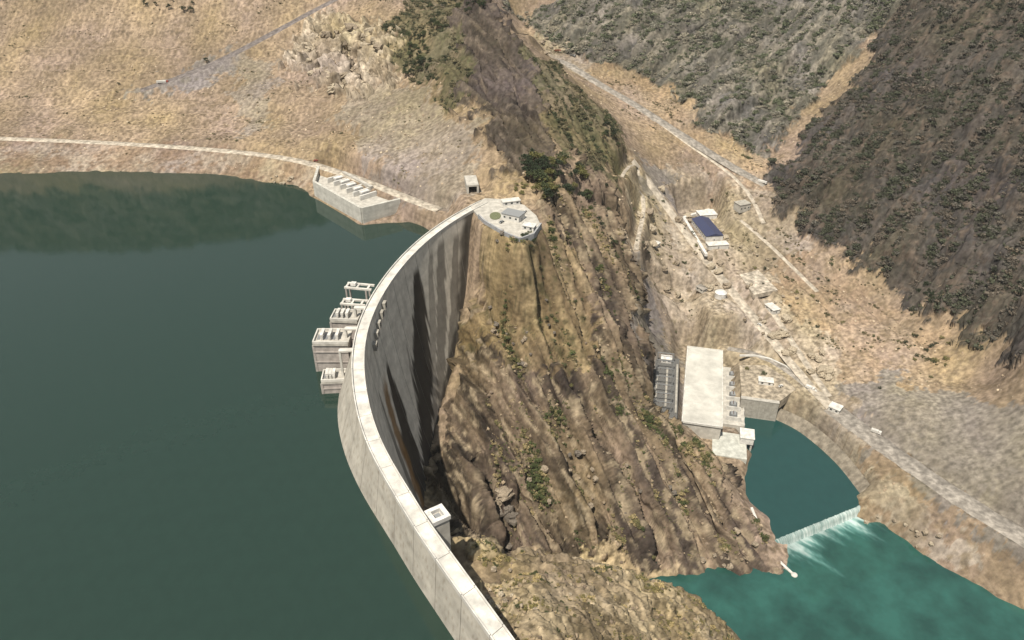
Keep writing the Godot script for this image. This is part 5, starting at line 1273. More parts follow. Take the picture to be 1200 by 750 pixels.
func tube(st: SurfaceTool, a: Vector3, b: Vector3, ra: float, rb: float, n := 6) -> void:
	var d := (b - a).normalized()
	var s := d.cross(Vector3(0.3, 0.1, 0.9)).normalized()
	var t := d.cross(s)
	for k in n:
		var a0 := TAU * k / n
		var a1 := TAU * (k + 1) / n
		var v0 := s * cos(a0) + t * sin(a0)
		var v1 := s * cos(a1) + t * sin(a1)
		quad(st, a + v0 * ra, b + v0 * rb, b + v1 * rb, a + v1 * ra)

var tree_trunk: Array[Mesh] = []
var tree_crown: Array[Mesh] = []
var bush_stem: Array[Mesh] = []
var bush_crown: Array[Mesh] = []
var boulder_mesh: Array[Mesh] = []

func commit(st: SurfaceTool) -> Mesh:
	st.generate_normals()
	return st.commit()

func make_plant_meshes() -> void:
	var rg := RandomNumberGenerator.new()
	rg.seed = 21
	for v in 5:
		# a tree 1 unit high
		var t := tool_new(true)
		var top := Vector3(rg.randf_range(-.05, .05), .62, rg.randf_range(-.05, .05))
		tube(t, Vector3(0, -.06, 0), Vector3(.01, .3, 0), .035, .026)
		tube(t, Vector3(.01, .3, 0), top, .026, .01)
		var c := tool_new()
		for i in 8:
			var a := TAU * i / 8.0 + rg.randf_range(-.4, .4)
			var e := Vector3(cos(a) * rg.randf_range(.16, .32), rg.randf_range(.42, .8), sin(a) * rg.randf_range(.16, .32))
			tube(t, Vector3(.01, rg.randf_range(.26, .5), 0), e, .014, .005, 5)
			leaf_ball(c, e, Vector3(.15, .12, .15) * rg.randf_range(.7, 1.25), 46, .05, rg)
		leaf_ball(c, top + Vector3(0, .18, 0), Vector3(.17, .14, .17), 60, .05, rg)
		tree_trunk.append(commit(t))
		tree_crown.append(commit(c))
	for v in 5:
		# a bush 1 unit high
		var t := tool_new(true)
		var c := tool_new()
		for i in 5:
			var a := TAU * i / 5.0 + rg.randf_range(-.5, .5)
			var e := Vector3(cos(a) * rg.randf_range(.15, .42), rg.randf_range(.35, .75), sin(a) * rg.randf_range(.15, .42))
			tube(t, Vector3(0, -.1, 0), e, .03, .01, 5)
			leaf_ball(c, e, Vector3(.26, .22, .26) * rg.randf_range(.7, 1.2), 34, .085, rg)
		bush_stem.append(commit(t))
		bush_crown.append(commit(c))
	var nz := FastNoiseLite.new()
	nz.seed = 5
	nz.frequency = 0.9
	for v in 6:
		var sph := SphereMesh.new()
		sph.radial_segments = 12
		sph.rings = 7
		var arr := sph.get_mesh_arrays()
		var vs: PackedVector3Array = arr[Mesh.ARRAY_VERTEX]
		var ix: PackedInt32Array = arr[Mesh.ARRAY_INDEX]
		var st := tool_new()
		for i in ix:
			var p := vs[i] * 2.0
			var k := 1.0 + nz.get_noise_3d(p.x + v * 9.0, p.y, p.z) * 0.9
			p = Vector3(p.x * 0.62, p.y * 0.45, p.z * 0.5) * k
			# cleaved planes
			p.y = clampf(p.y, -0.3, 0.34)
			p.x = clampf(p.x, -0.5, 0.46)
			st.add_vertex(p)
		boulder_mesh.append(commit(st))

func tree(at: Vector3, h: float, leaf: String, label: String, group: String, called := "tree") -> void:
	var o := thing(called, label, "tree", at, rng.randf() * TAU, group)
	var v := rng.randi() % 5
	part_mesh(o, "trunk", tree_trunk[v], mats.bark).scale = Vector3.ONE * h
	part_mesh(o, "crown", tree_crown[v], mats[leaf]).scale = Vector3(h * rng.randf_range(.9, 1.25), h, h * rng.randf_range(.9, 1.25))

func bush(at: Vector3, h: float, leaf: String, label: String, group: String) -> void:
	var o := thing("bush", label, "bush", at, rng.randf() * TAU, group)
	var v := rng.randi() % 5
	var s := Vector3(h * rng.randf_range(1.0, 1.5), h, h * rng.randf_range(1.0, 1.5))
	part_mesh(o, "stem", bush_stem[v], mats.bark).scale = s
	part_mesh(o, "crown", bush_crown[v], mats[leaf]).scale = s

func boulder(at: Vector3, size: float, m: String, label: String, group: String) -> void:
	var o := MeshInstance3D.new()
	o.name = numbered("boulder")
	o.mesh = boulder_mesh[rng.randi() % 6]
	o.material_override = mats[m]
	add_child(o)
	o.position = at
	o.rotation = Vector3(rng.randf_range(-.3, .3), rng.randf() * TAU, rng.randf_range(-.3, .3))
	o.scale = Vector3(rng.randf_range(.8, 1.2), rng.randf_range(.8, 1.15), rng.randf_range(.8, 1.2)) * size
	tag(o, label, "boulder", group)

# brush too dense to count, spread over one kind of ground
func brush(called: String, label: String, kind_list: Array, lo: Vector2, hi: Vector2, tries: int, share: float, sizes: Vector2, tones: Array, along: Vector2, seed_: int) -> void:
	var rg := RandomNumberGenerator.new()
	rg.seed = seed_
	var ids: Array = []
	for k in kind_list:
		ids.append(kind_names.find(k))
	var xf: Array[Transform3D] = []
	var cl: Array[Color] = []
	for i in tries:
		var x := rg.randf_range(lo.x, hi.x)
		var z := rg.randf_range(lo.y, hi.y)
		if absf(x) > 160.0 + 0.72 * absf(z):
			continue
		var k := kind_at(x, z)
		if not ids.has(k):
			continue
		if sample(calm, x, z) < 0.6:
			continue
		# stands follow the runnels of the slope
		var s := x * along.x + z * along.y
		var t := -x * along.y + z * along.x
		var dens := n_patch.get_noise_2d(s * 0.9, t * 5.0) * 1.5 + n_patch.get_noise_2d(x * 2.2 + 700.0, z * 2.2) * 0.7 + share
		if rg.randf() > dens:
			continue
		var h := land(x, z)
		if h < RIVER + 4.0 or (x < -20.0 and h < 6.0):
			continue
		h += rock(x, h, z, k) * 0.8
		var sz := lerpf(sizes.x, sizes.y, pow(rg.randf(), 2.2)) * (0.55 + 0.9 * clampf(dens, 0.0, 1.0))
		var b := Basis(Vector3.UP, rg.randf() * TAU).scaled(Vector3(sz * rg.randf_range(.9, 1.5), sz, sz * rg.randf_range(.9, 1.5)))
		xf.append(Transform3D(b, Vector3(x, h - sz * 0.1, z)))
		var near: int = int(clampf(n_patch.get_noise_2d(x * 2.5 + 60.0, z * 2.5) * 3.0 + rg.randf_range(0.0, 2.4), 0.0, 2.0)) if rg.randf() < 0.75 else rg.randi() % tones.size()
		var c: Vector3 = (tones[near] as Vector3) * rg.randf_range(.7, 1.35)
		cl.append(Color(c.x, c.y, c.z))
	var mm := MultiMesh.new()
	mm.transform_format = MultiMesh.TRANSFORM_3D
	mm.use_colors = true
	mm.mesh = brush_mesh
	mm.instance_count = xf.size()
	for i in xf.size():
		mm.set_instance_transform(i, xf[i])
		mm.set_instance_color(i, cl[i])
	var o := MultiMeshInstance3D.new()
	o.name = called
	o.multimesh = mm
	o.material_override = mats.brush
	add_child(o)
	o.set_meta("kind", "stuff")
	tag(o, label, "scrub")
	print(called, " ", xf.size())

var brush_mesh: Mesh

func rubble(called: String, label: String, kind_list: Array, lo: Vector2, hi: Vector2, tries: int, share: float, sizes: Vector2, tones: Array, seed_: int) -> void:
	var rg := RandomNumberGenerator.new()
	rg.seed = seed_
	var xf: Array[Transform3D] = []
	var cl: Array[Color] = []
	for i in tries:
		var x := rg.randf_range(lo.x, hi.x)
		var z := rg.randf_range(lo.y, hi.y)
		if absf(x) > 160.0 + 0.72 * absf(z):
			continue
		var k := kind_at(x, z)
		if not kind_list.has(kind_names[k]) or sample(calm, x, z) < 0.9:
			continue
		if rg.randf() > share + n_patch.get_noise_2d(x * 4.0 + 77.0, z * 4.0) * 1.2:
			continue
		var h := land(x, z)
		if h < RIVER + 2.0 or (x < -20.0 and h < 2.0):
			continue
		h += rock(x, h, z, k) * 0.9
		var sz := lerpf(sizes.x, sizes.y, pow(rg.randf(), 2.5))
		var b := Basis.from_euler(Vector3(rg.randf_range(-.5, .5), rg.randf() * TAU, rg.randf_range(-.5, .5))).scaled(Vector3.ONE * sz)
		xf.append(Transform3D(b, Vector3(x, h + sz * 0.1, z)))
		var c: Vector3 = (tones[rg.randi() % 3] as Vector3) * rg.randf_range(.8, 1.2)
		cl.append(Color(c.x, c.y, c.z))
	var mm := MultiMesh.new()
	mm.transform_format = MultiMesh.TRANSFORM_3D
	mm.use_colors = true
	mm.mesh = boulder_mesh[2]
	mm.instance_count = xf.size()
	for i in xf.size():
		mm.set_instance_transform(i, xf[i])
		mm.set_instance_color(i, cl[i])
	var o := MultiMeshInstance3D.new()
	o.name = called
	o.multimesh = mm
	o.material_override = mats.brush
	add_child(o)
	o.set_meta("kind", "stuff")
	tag(o, label, "stones")
	print(called, " ", xf.size())

func make_plants() -> void:
	var rg := RandomNumberGenerator.new()
	rg.seed = 33
	var st := tool_new()
	for i in 4:
		var a := TAU * i / 4.0 + rg.randf_range(-.5, .5)
		leaf_ball(st, Vector3(cos(a) * .3, rg.randf_range(.3, .7), sin(a) * .3), Vector3(.3, .28, .3), 16, .16, rg)
	brush_mesh = commit(st)
	brush("forest_scrub", "grey green dry woodland covering the far hillsides above the upper road", ["forest"], Vector2(-1000, -1380), Vector2(620, -800), 300000, 0.26, Vector2(1.1, 5.2), [Vector3(.105, .118, .075), Vector3(.18, .175, .145), Vector3(.25, .23, .185), Vector3(.07, .085, .05), Vector3(.14, .15, .10)], Vector2(.74, -.67), 101)
	brush("mountain_scrub", "dark brown and green woodland covering the steep mountain on the right", ["mountain"], Vector2(260, -1380), Vector2(1000, -480), 260000, 0.34, Vector2(1.0, 4.8), [Vector3(.062, .068, .046), Vector3(.09, .085, .073), Vector3(.115, .098, .08), Vector3(.046, .053, .036), Vector3(.14, .115, .088)], Vector2(.74, -.67), 102)
	brush("ridge_scrub", "low dark scrub on the rocky ridge above the dam abutment", ["scrub"], Vector2(-190, -1050), Vector2(190, -590), 50000, 0.32, Vector2(1.2, 3.2), [Vector3(.055, .065, .035), Vector3(.11, .10, .06), Vector3(.16, .14, .085)], Vector2(.4, .9), 103)
	brush("gorge_scrub", "small dry bushes dotted over the brown rock face of the gorge", ["face", "ochre"], Vector2(-70, -640), Vector2(230, -340), 60000, 0.06, Vector2(.6, 2.6), [Vector3(.06, .075, .03), Vector3(.14, .13, .06), Vector3(.27, .22, .12)], Vector2(.36, .93), 104)
	brush("hill_scrub", "yellow dry brush on the rounded hill beside the near end of the dam", ["hill"], Vector2(-40, -330), Vector2(200, -140), 26000, 0.22, Vector2(.6, 1.7), [Vector3(.16, .14, .06), Vector3(.32, .255, .13), Vector3(.06, .07, .03)], Vector2(.89, -.45), 105)
	brush("valley_scrub", "sparse low bushes scattered over the bare tan valley ground", ["valley", "orange", "pale"], Vector2(-700, -1200), Vector2(520, -440), 130000, -0.10, Vector2(.9, 2.5), [Vector3(.10, .095, .05), Vector3(.18, .15, .09), Vector3(.07, .08, .04)], Vector2(.6, .8), 106)

	brush("hillside_scrub", "few dark tufts dotted over the bare tan hillside above the reservoir", ["tan", "cut", "bank"], Vector2(-800, -1200), Vector2(0, -640), 40000, -0.30, Vector2(.8, 2.0), [Vector3(.12, .11, .06), Vector3(.20, .165, .10), Vector3(.08, .085, .045)], Vector2(.95, .3), 107)
	rubble("loose_stones", "loose broken stones strewn over the rock face and the near hill", ["face", "ochre", "hill"], Vector2(-70, -640), Vector2(230, -150), 18000, 0.16, Vector2(.5, 2.6), [Vector3(.24, .19, .135), Vector3(.16, .125, .095), Vector3(.30, .24, .17)], 201)
	rubble("field_stones", "pale stones scattered over the bare slopes and the valley floor", ["tan", "cut", "valley", "pale", "orange", "bank", "crag"], Vector2(-760, -1150), Vector2(480, -420), 60000, 0.12, Vector2(.5, 2.2), [Vector3(.46, .385, .29), Vector3(.34, .27, .195), Vector3(.26, .20, .145)], 202)
	# trees and bushes that stand out one by one
	for e in TREES:
		for i in range(0, e[3].size(), 4):
			var pos := at_ground(e[3][i], e[3][i + 1])
			var leaf: String = ["leaf_dark", "leaf", "leaf_dry"][e[3][i + 3]]
			if e[0] == "bush":
				bush(pos, e[3][i + 2], leaf, e[1], e[2])
			else:
				tree(pos, e[3][i + 2], leaf, e[1], e[2])
	for e in BOULDERS:
		for i in range(0, e[2].size(), 4):
			var size: float = e[2][i + 2]
			boulder(at_ground(e[2][i], e[2][i + 1]) + Vector3(0, size * 0.12 + 1.0, 0), size, ["rock", "dark_rock", "pale_rock"][e[2][i + 3]], e[0], e[1])

# ---------------------------------------------------------------- buildings

# a plain house: walls, a roof with eaves, windows and a door as parts; x is its length
func house(called: String, label: String, at: Vector3, turn: float, size: Vector3, wall_m: String, roof_m: String, pitch := 0.0, group := "", category := "building") -> Node3D:
	var o := thing(called, label, category, at, turn, group)
	var st := tool_new()
	bx(st, Vector3(0, -1.0, 0), Vector3(size.x, size.y + 1.0, size.z))
	part(o, "wall", st, mats[wall_m])
	st = tool_new()
	var hx := size.x * 0.5 + 0.5
	var hz := size.z * 0.5 + 0.5
	var y := size.y + 0.01
	if pitch > 0.0:
		var r := size.z * 0.5 * pitch
		var a := [Vector3(-hx, y, -hz), Vector3(hx, y, -hz), Vector3(hx, y + r, 0), Vector3(-hx, y + r, 0), Vector3(-hx, y, hz), Vector3(hx, y, hz)]
		quad(st, a[0], a[3], a[2], a[1])
		quad(st, a[4], a[5], a[2], a[3])
		quad(st, a[0], a[1], a[5], a[4])
		for v in [a[0], a[4], a[3], a[1], a[2], a[5]]:
			st.add_vertex(v)
	else:
		bx(st, Vector3(0, y, 0), Vector3(hx * 2, 0.4, hz * 2))
	part(o, "roof", st, mats[roof_m])
	var n := int(size.x / 4.5)
	for i in n:
		for s in [-1, 1]:
			st = tool_new()
			bx(st, Vector3((i + 0.5) * size.x / n - size.x * 0.5, size.y * 0.38, s * (size.z * 0.5 + 0.02)), Vector3(1.7, minf(1.5, size.y * 0.4), 0.12))
			part(o, "window", st, mats.glass)
	st = tool_new()
	bx(st, Vector3(size.x * 0.5 + 0.03, 0.05, 0), Vector3(0.14, 2.2, 1.4))
	part(o, "door", st, mats.grey_paint)
	return o

func truck(called: String, label: String, at: Vector3, turn: float, paint: String, bed: String, long := 8.0, group := "") -> void:
	var o := thing(called, label, "truck" if long > 5.5 else "car", at, turn, group)
	var st := tool_new()
	if long > 5.5:
		bx(st, Vector3(long * 0.5 - 1.1, 0.6, 0), Vector3(2.2, 2.2, 2.4), 0.0, 0.08)
		part(o, "cab", st, mats[paint])
		st = tool_new()
		bx(st, Vector3(-1.1, 0.9, 0), Vector3(long - 2.6, 2.1, 2.5))
		part(o, "cargo_body", st, mats[bed])
		st = tool_new()
		bx(st, Vector3(long * 0.5 - 0.02, 1.6, 0), Vector3(0.1, 0.9, 2.0))
		part(o, "windscreen", st, mats.glass)
	else:
		bx(st, Vector3(0, 0.35, 0), Vector3(long, 0.75, 1.8), 0.0, 0.06)
		part(o, "body", st, mats[paint])
		st = tool_new()
		bx(st, Vector3(-0.2, 1.1, 0), Vector3(long * 0.55, 0.6, 1.6), 0.0, 0.2)
		part(o, "cabin", st, mats.glass)
		st = tool_new()
		bx(st, Vector3(-0.2, 1.7, 0), Vector3(long * 0.43, 0.06, 1.26))
		part(o, "roof", st, mats[paint])
	for x in [-long * 0.32, long * 0.34]:
		for s in [-1, 1]:
			st = tool_new(true)
			tube(st, Vector3(x, 0.5, s * 0.75), Vector3(x, 0.5, s * 1.2), 0.5, 0.5, 12)
			tube(st, Vector3(x, 0.5, s * 1.2), Vector3(x, 0.5, s * 1.22), 0.5, 0.02, 12)
			part(o, "wheel", st, mats.tyre)

func make_powerhouse() -> void:
	var turn := -0.23
	var c := Vector3(167, -139, -541.5)
	var o := thing("powerhouse", "long flat roofed pale concrete powerhouse beside the tailrace pool", "building", c, turn)
	var st := tool_new()
	bx(st, Vector3(0, -6, 0), Vector3(30.6, 20.0, 111))
	part(o, "wall", st, mats.concrete)
	# pilasters along both long walls and the window bands between them
	for i in 14:
		var z := -51.5 + i * 7.92
		for s in [-1, 1]:
			st = tool_new()
			bx(st, Vector3(s * 15.5, -6, z), Vector3(1.0, 20.0, 1.2))
			part(o, "pilaster", st, mats.pale)
	for i in 13:
		for s in [-1, 1]:
			st = tool_new()
			bx(st, Vector3(s * 15.33, 6.5, -47.5 + i * 7.92), Vector3(0.16, 4.0, 5.0))
			part(o, "window", st, mats.glass)
	# roof slabs laid side by side, with a low parapet
	for i in 12:
		st = tool_new()
		bx(st, Vector3(0, 14.0, -51.3 + i * 9.33), Vector3(31.4, 0.9, 9.25))
		part(o, "roof_panel", st, mats.roof)
	for s in [-1, 1]:
		st = tool_new()
		bx(st, Vector3(s * 15.9, 13.8, 0), Vector3(0.7, 1.8, 113))
		part(o, "parapet", st, mats.pale)
		st = tool_new()
		bx(st, Vector3(0, 13.8, s * 56.2), Vector3(31.0, 1.8, 0.7))
		part(o, "parapet", st, mats.pale)
	# transformer deck on the water side
	var d := thing("transformer_deck", "narrow concrete deck with openings between the powerhouse and the dark pool", "deck", c + Basis(Vector3.UP, turn) * Vector3(26.0, 0, -6), turn)
	st = tool_new()
	bx(st, Vector3(0, -12, 0), Vector3(19.0, 15.0, 84))
	part(d, "deck_slab", st, mats.concrete)
	for i in 9:
		st = tool_new()
		bx(st, Vector3(9.7, -12, -38.0 + i * 9.5), Vector3(1.2, 14.4, 1.6))
		part(d, "pier", st, mats.old_concrete)
	st = tool_new()
	bx(st, Vector3(9.3, 3.0, 0), Vector3(0.4, 1.1, 84))
	part(d, "parapet", st, mats.pale)
	var k := 0
	var spots := ["nearest the pool's white gate house", "second from the white gate house", "third from the white gate house", "fourth from the white gate house", "farthest from the white gate house"]
	for z in [30.0, 16.0, 2.0, -13.0, -29.0]:
		var t := thing("transformer", "dark grey transformer on the powerhouse deck, " + spots[k], "transformer", d.position + Basis(Vector3.UP, turn) * Vector3(0.5, 3.0, z), turn, "transformers on the powerhouse deck")
		st = tool_new()
		bx(st, Vector3(0, 0, 0), Vector3(4.2, 3.6, 5.0))
		part(t, "tank", st, mats.grey_paint)
		for s in [-1, 1]:
			st = tool_new()
			for q in 5:
				bx(st, Vector3(s * 2.7, 0.5, -2.0 + q), Vector3(1.0, 2.6, 0.25))
			part(t, "radiator", st, mats.steel)
		for q in 3:
			st = tool_new(true)
			lathe(st, Vector3(0, 3.6, -1.4 + q * 1.4), [Vector2(.28, 0), Vector2(.2, .8), Vector2(.26, .9), Vector2(.06, 1.5)], 8)
			part(t, "bushing", st, mats.rust)
		# blast wall between the bays
		st = tool_new()
		bx(st, Vector3(0, 0, 6.6), Vector3(12.0, 4.4, 0.6))
		part(t, "blast_wall", st, mats.pale)
		k += 1
	# lower platform at the water and the white gate house
	var p := thing("gate_platform", "pale greenish concrete platform at the pool end of the powerhouse", "platform", Vector3(181, -139, -476), turn)
	st = tool_new()
	bx(st, Vector3(-5, -12, -1), Vector3(27, 13.0, 30))
	part(p, "platform_slab", st, mats.greenish)
	for i in 6:
		st = tool_new()
		bx(st, Vector3(8.2, 1.0, -14.0 + i * 5.2), Vector3(0.15, 1.1, 0.15))
		part(p, "railing_post", st, mats.white)
	st = tool_new()
	bar(st, Vector3(8.2, 2.1, -14.2), Vector3(8.2, 2.1, 12.2), 0.16)
	part(p, "handrail", st, mats.white)
	var g := thing("gate_house", "white flat roofed gate house standing over the edge of the dark pool", "building", Vector3(191.5, -138, -484), turn)
	st = tool_new()
	for s in [Vector2(-4, -4.5), Vector2(4, -4.5), Vector2(4, 4.5), Vector2(-4, 4.5)]:
		bx(st, Vector3(s.x, -14, s.y), Vector3(1.4, 14.2, 1.4))
	part(g, "pier", st, mats.concrete)
	st = tool_new()
	bx(st, Vector3(0, 0.2, 0), Vector3(10.5, 6.0, 12.0))
	part(g, "wall", st, mats.white)
	st = tool_new()
	bx(st, Vector3(0, 6.2, 0), Vector3(11.5, 0.6, 13.0))
	part(g, "roof", st, mats.white)
	for i in 3:
		st = tool_new()
		bx(st, Vector3(5.3, 2.4, -3.6 + i * 3.6), Vector3(0.14, 1.6, 1.8))
		part(g, "window", st, mats.glass)
	# retaining wall between the terrace and the pool
	var r := thing("retaining_wall", "grey concrete retaining wall above the dark corner of the pool", "wall", Vector3(211, -150, -521), -0.23)
	for i in 6:
		st = tool_new()
		var b := Vector3(-13.0 + i * 5.2, 0, 0)
		bx(st, b, Vector3(5.1, 24.0, 3.0))
		part(r, "wall_panel", st, mats.old_concrete)
	st = tool_new()
	bx(st, Vector3(0, 24.01, 0), Vector3(31.4, 0.7, 3.6))
	part(r, "coping", st, mats.concrete)

func make_bank() -> void:
	var st := tool_new()
	slab(st, PackedVector2Array([Vector2(196, -524), Vector2(226, -518), Vector2(246, -536), Vector2(236, -572), Vector2(206, -572)]), -134.0, -125.6)
	structure("terrace_pavement", st, surface(lin(.44, .38, .30), 0.95, "ground", 70.0, 0.3))
	# sloping concrete panels along the curved bank of the pool
	var lo := [Vector3(222, -149, -519), Vector3(240, -149, -499), Vector3(256, -149, -464), Vector3(262, -149, -431)]
	var hi := [Vector3(229, -138, -527), Vector3(250, -138, -507), Vector3(266, -138, -470), Vector3(274, -139, -429)]
	var o := thing("bank_lining", "sloping grey concrete lining along the curved right bank of the pool", "bank lining", Vector3(245, -149, -490))
	var n := 18
	for i in n:
		var q: Array[Vector3] = []
		for e in [[lo, float(i) / n + .0006], [hi, float(i) / n + .0006], [hi, float(i + 1) / n - .0006], [lo, float(i + 1) / n - .0006]]:
			var f: float = clampf(e[1], 0.0, 0.9999) * 3.0
			var k := int(f)
			var a: Vector3 = e[0][maxi(k - 1, 0)]
			var b: Vector3 = e[0][k]
			var c: Vector3 = e[0][k + 1]
			var d: Vector3 = e[0][mini(k + 2, 3)]
			q.append(b.cubic_interpolate(c, a, d, f - k) - o.position)
		var st2 := tool_new()
		var nn := (q[1] - q[0]).cross(q[3] - q[0]).normalized()
		if nn.y < 0:
			nn = -nn
		var t := nn * 0.7
		quad(st2, q[0] + t, q[1] + t, q[2] + t, q[3] + t)
		quad(st2, q[0] - t, q[0] + t, q[3] + t, q[3] - t)
		quad(st2, q[1] + t, q[1] - t, q[2] - t, q[2] + t)
		quad(st2, q[0] - t, q[1] - t, q[1] + t, q[0] + t)
		quad(st2, q[3] + t, q[2] + t, q[2] - t, q[3] - t)
		part(o, "lining_panel", st2, mats.lining)

func make_switchyard() -> void:
	var turn := -0.2
	var c := Vector3(133, -122, -536)
	var bs := Basis(Vector3.UP, turn)
	var st := tool_new()
	bx(st, c + Vector3(0, -0.6, 0), Vector3(21, 0.9, 86), turn)
	structure("switchyard_gravel", st, surface(lin(.17, .17, .168), 0.95, "ground", 8.0, 0.5))
	for i in 7:
		var g := thing("switchyard_gantry", "grey steel switchyard gantry, number %s counting from the dam ridge end" % ["one", "two", "three", "four", "five", "six", "seven"][i], "gantry", c + bs * Vector3(-2, 0.3, 36 - i * 12), turn, "gantries in the switchyard")
		for s in [-1, 1]:
			st = tool_new()
			for q in [Vector2(-.6, -.6), Vector2(.6, -.6), Vector2(.6, .6), Vector2(-.6, .6)]:
				bar(st, Vector3(s * 7.0 + q.x, 0, q.y), Vector3(s * 7.0 + q.x * 0.4, 9.5, q.y * 0.4), 0.22)
			for q in 5:
				bar(st, Vector3(s * 7.0 - .5, q * 1.9, .5), Vector3(s * 7.0 + .45, q * 1.9 + 1.9, -.45), 0.14)
			part(g, "column", st, mats.steel)
		st = tool_new()
		bar(st, Vector3(-7.4, 9.4, 0), Vector3(7.4, 9.4, 0), 0.6)
		part(g, "beam", st, mats.steel)
		for q in 3:
			st = tool_new(true)
			lathe(st, Vector3(-4 + q * 4, 7.6, 0), [Vector2(.08, 0), Vector2(.25, .3), Vector2(.12, .6), Vector2(.25, .9), Vector2(.12, 1.2), Vector2(.25, 1.5), Vector2(.05, 1.7)], 8)
			part(g, "insulator", st, mats.rust)
	house("relay_house", "small bright white relay house at the upper end of the switchyard", c + bs * Vector3(-1, 0.3, -37), turn, Vector3(9, 4, 6), "white", "white")
	for i in 3:
		var t := thing("cable_trough", "pale concrete cable trough %s along the switchyard" % ["nearest the powerhouse", "in the middle", "on the ridge side"][i], "cable trough", c + bs * Vector3(9.0 - i * 8.6, 0.3, 2), turn, "cable troughs in the switchyard")
		st = tool_new()
		bx(st, Vector3(-0.5, 0, 0), Vector3(0.4, 0.7, 70 - i * 14))
		bx(st, Vector3(0.5, 0, 0), Vector3(0.4, 0.7, 70 - i * 14))
		part(t, "side_wall", st, mats.old_concrete)
		st = tool_new()
		bx(st, Vector3(0, 0.7, 0), Vector3(1.6, 0.2, 70 - i * 14))
		part(t, "cover", st, mats.old_concrete)

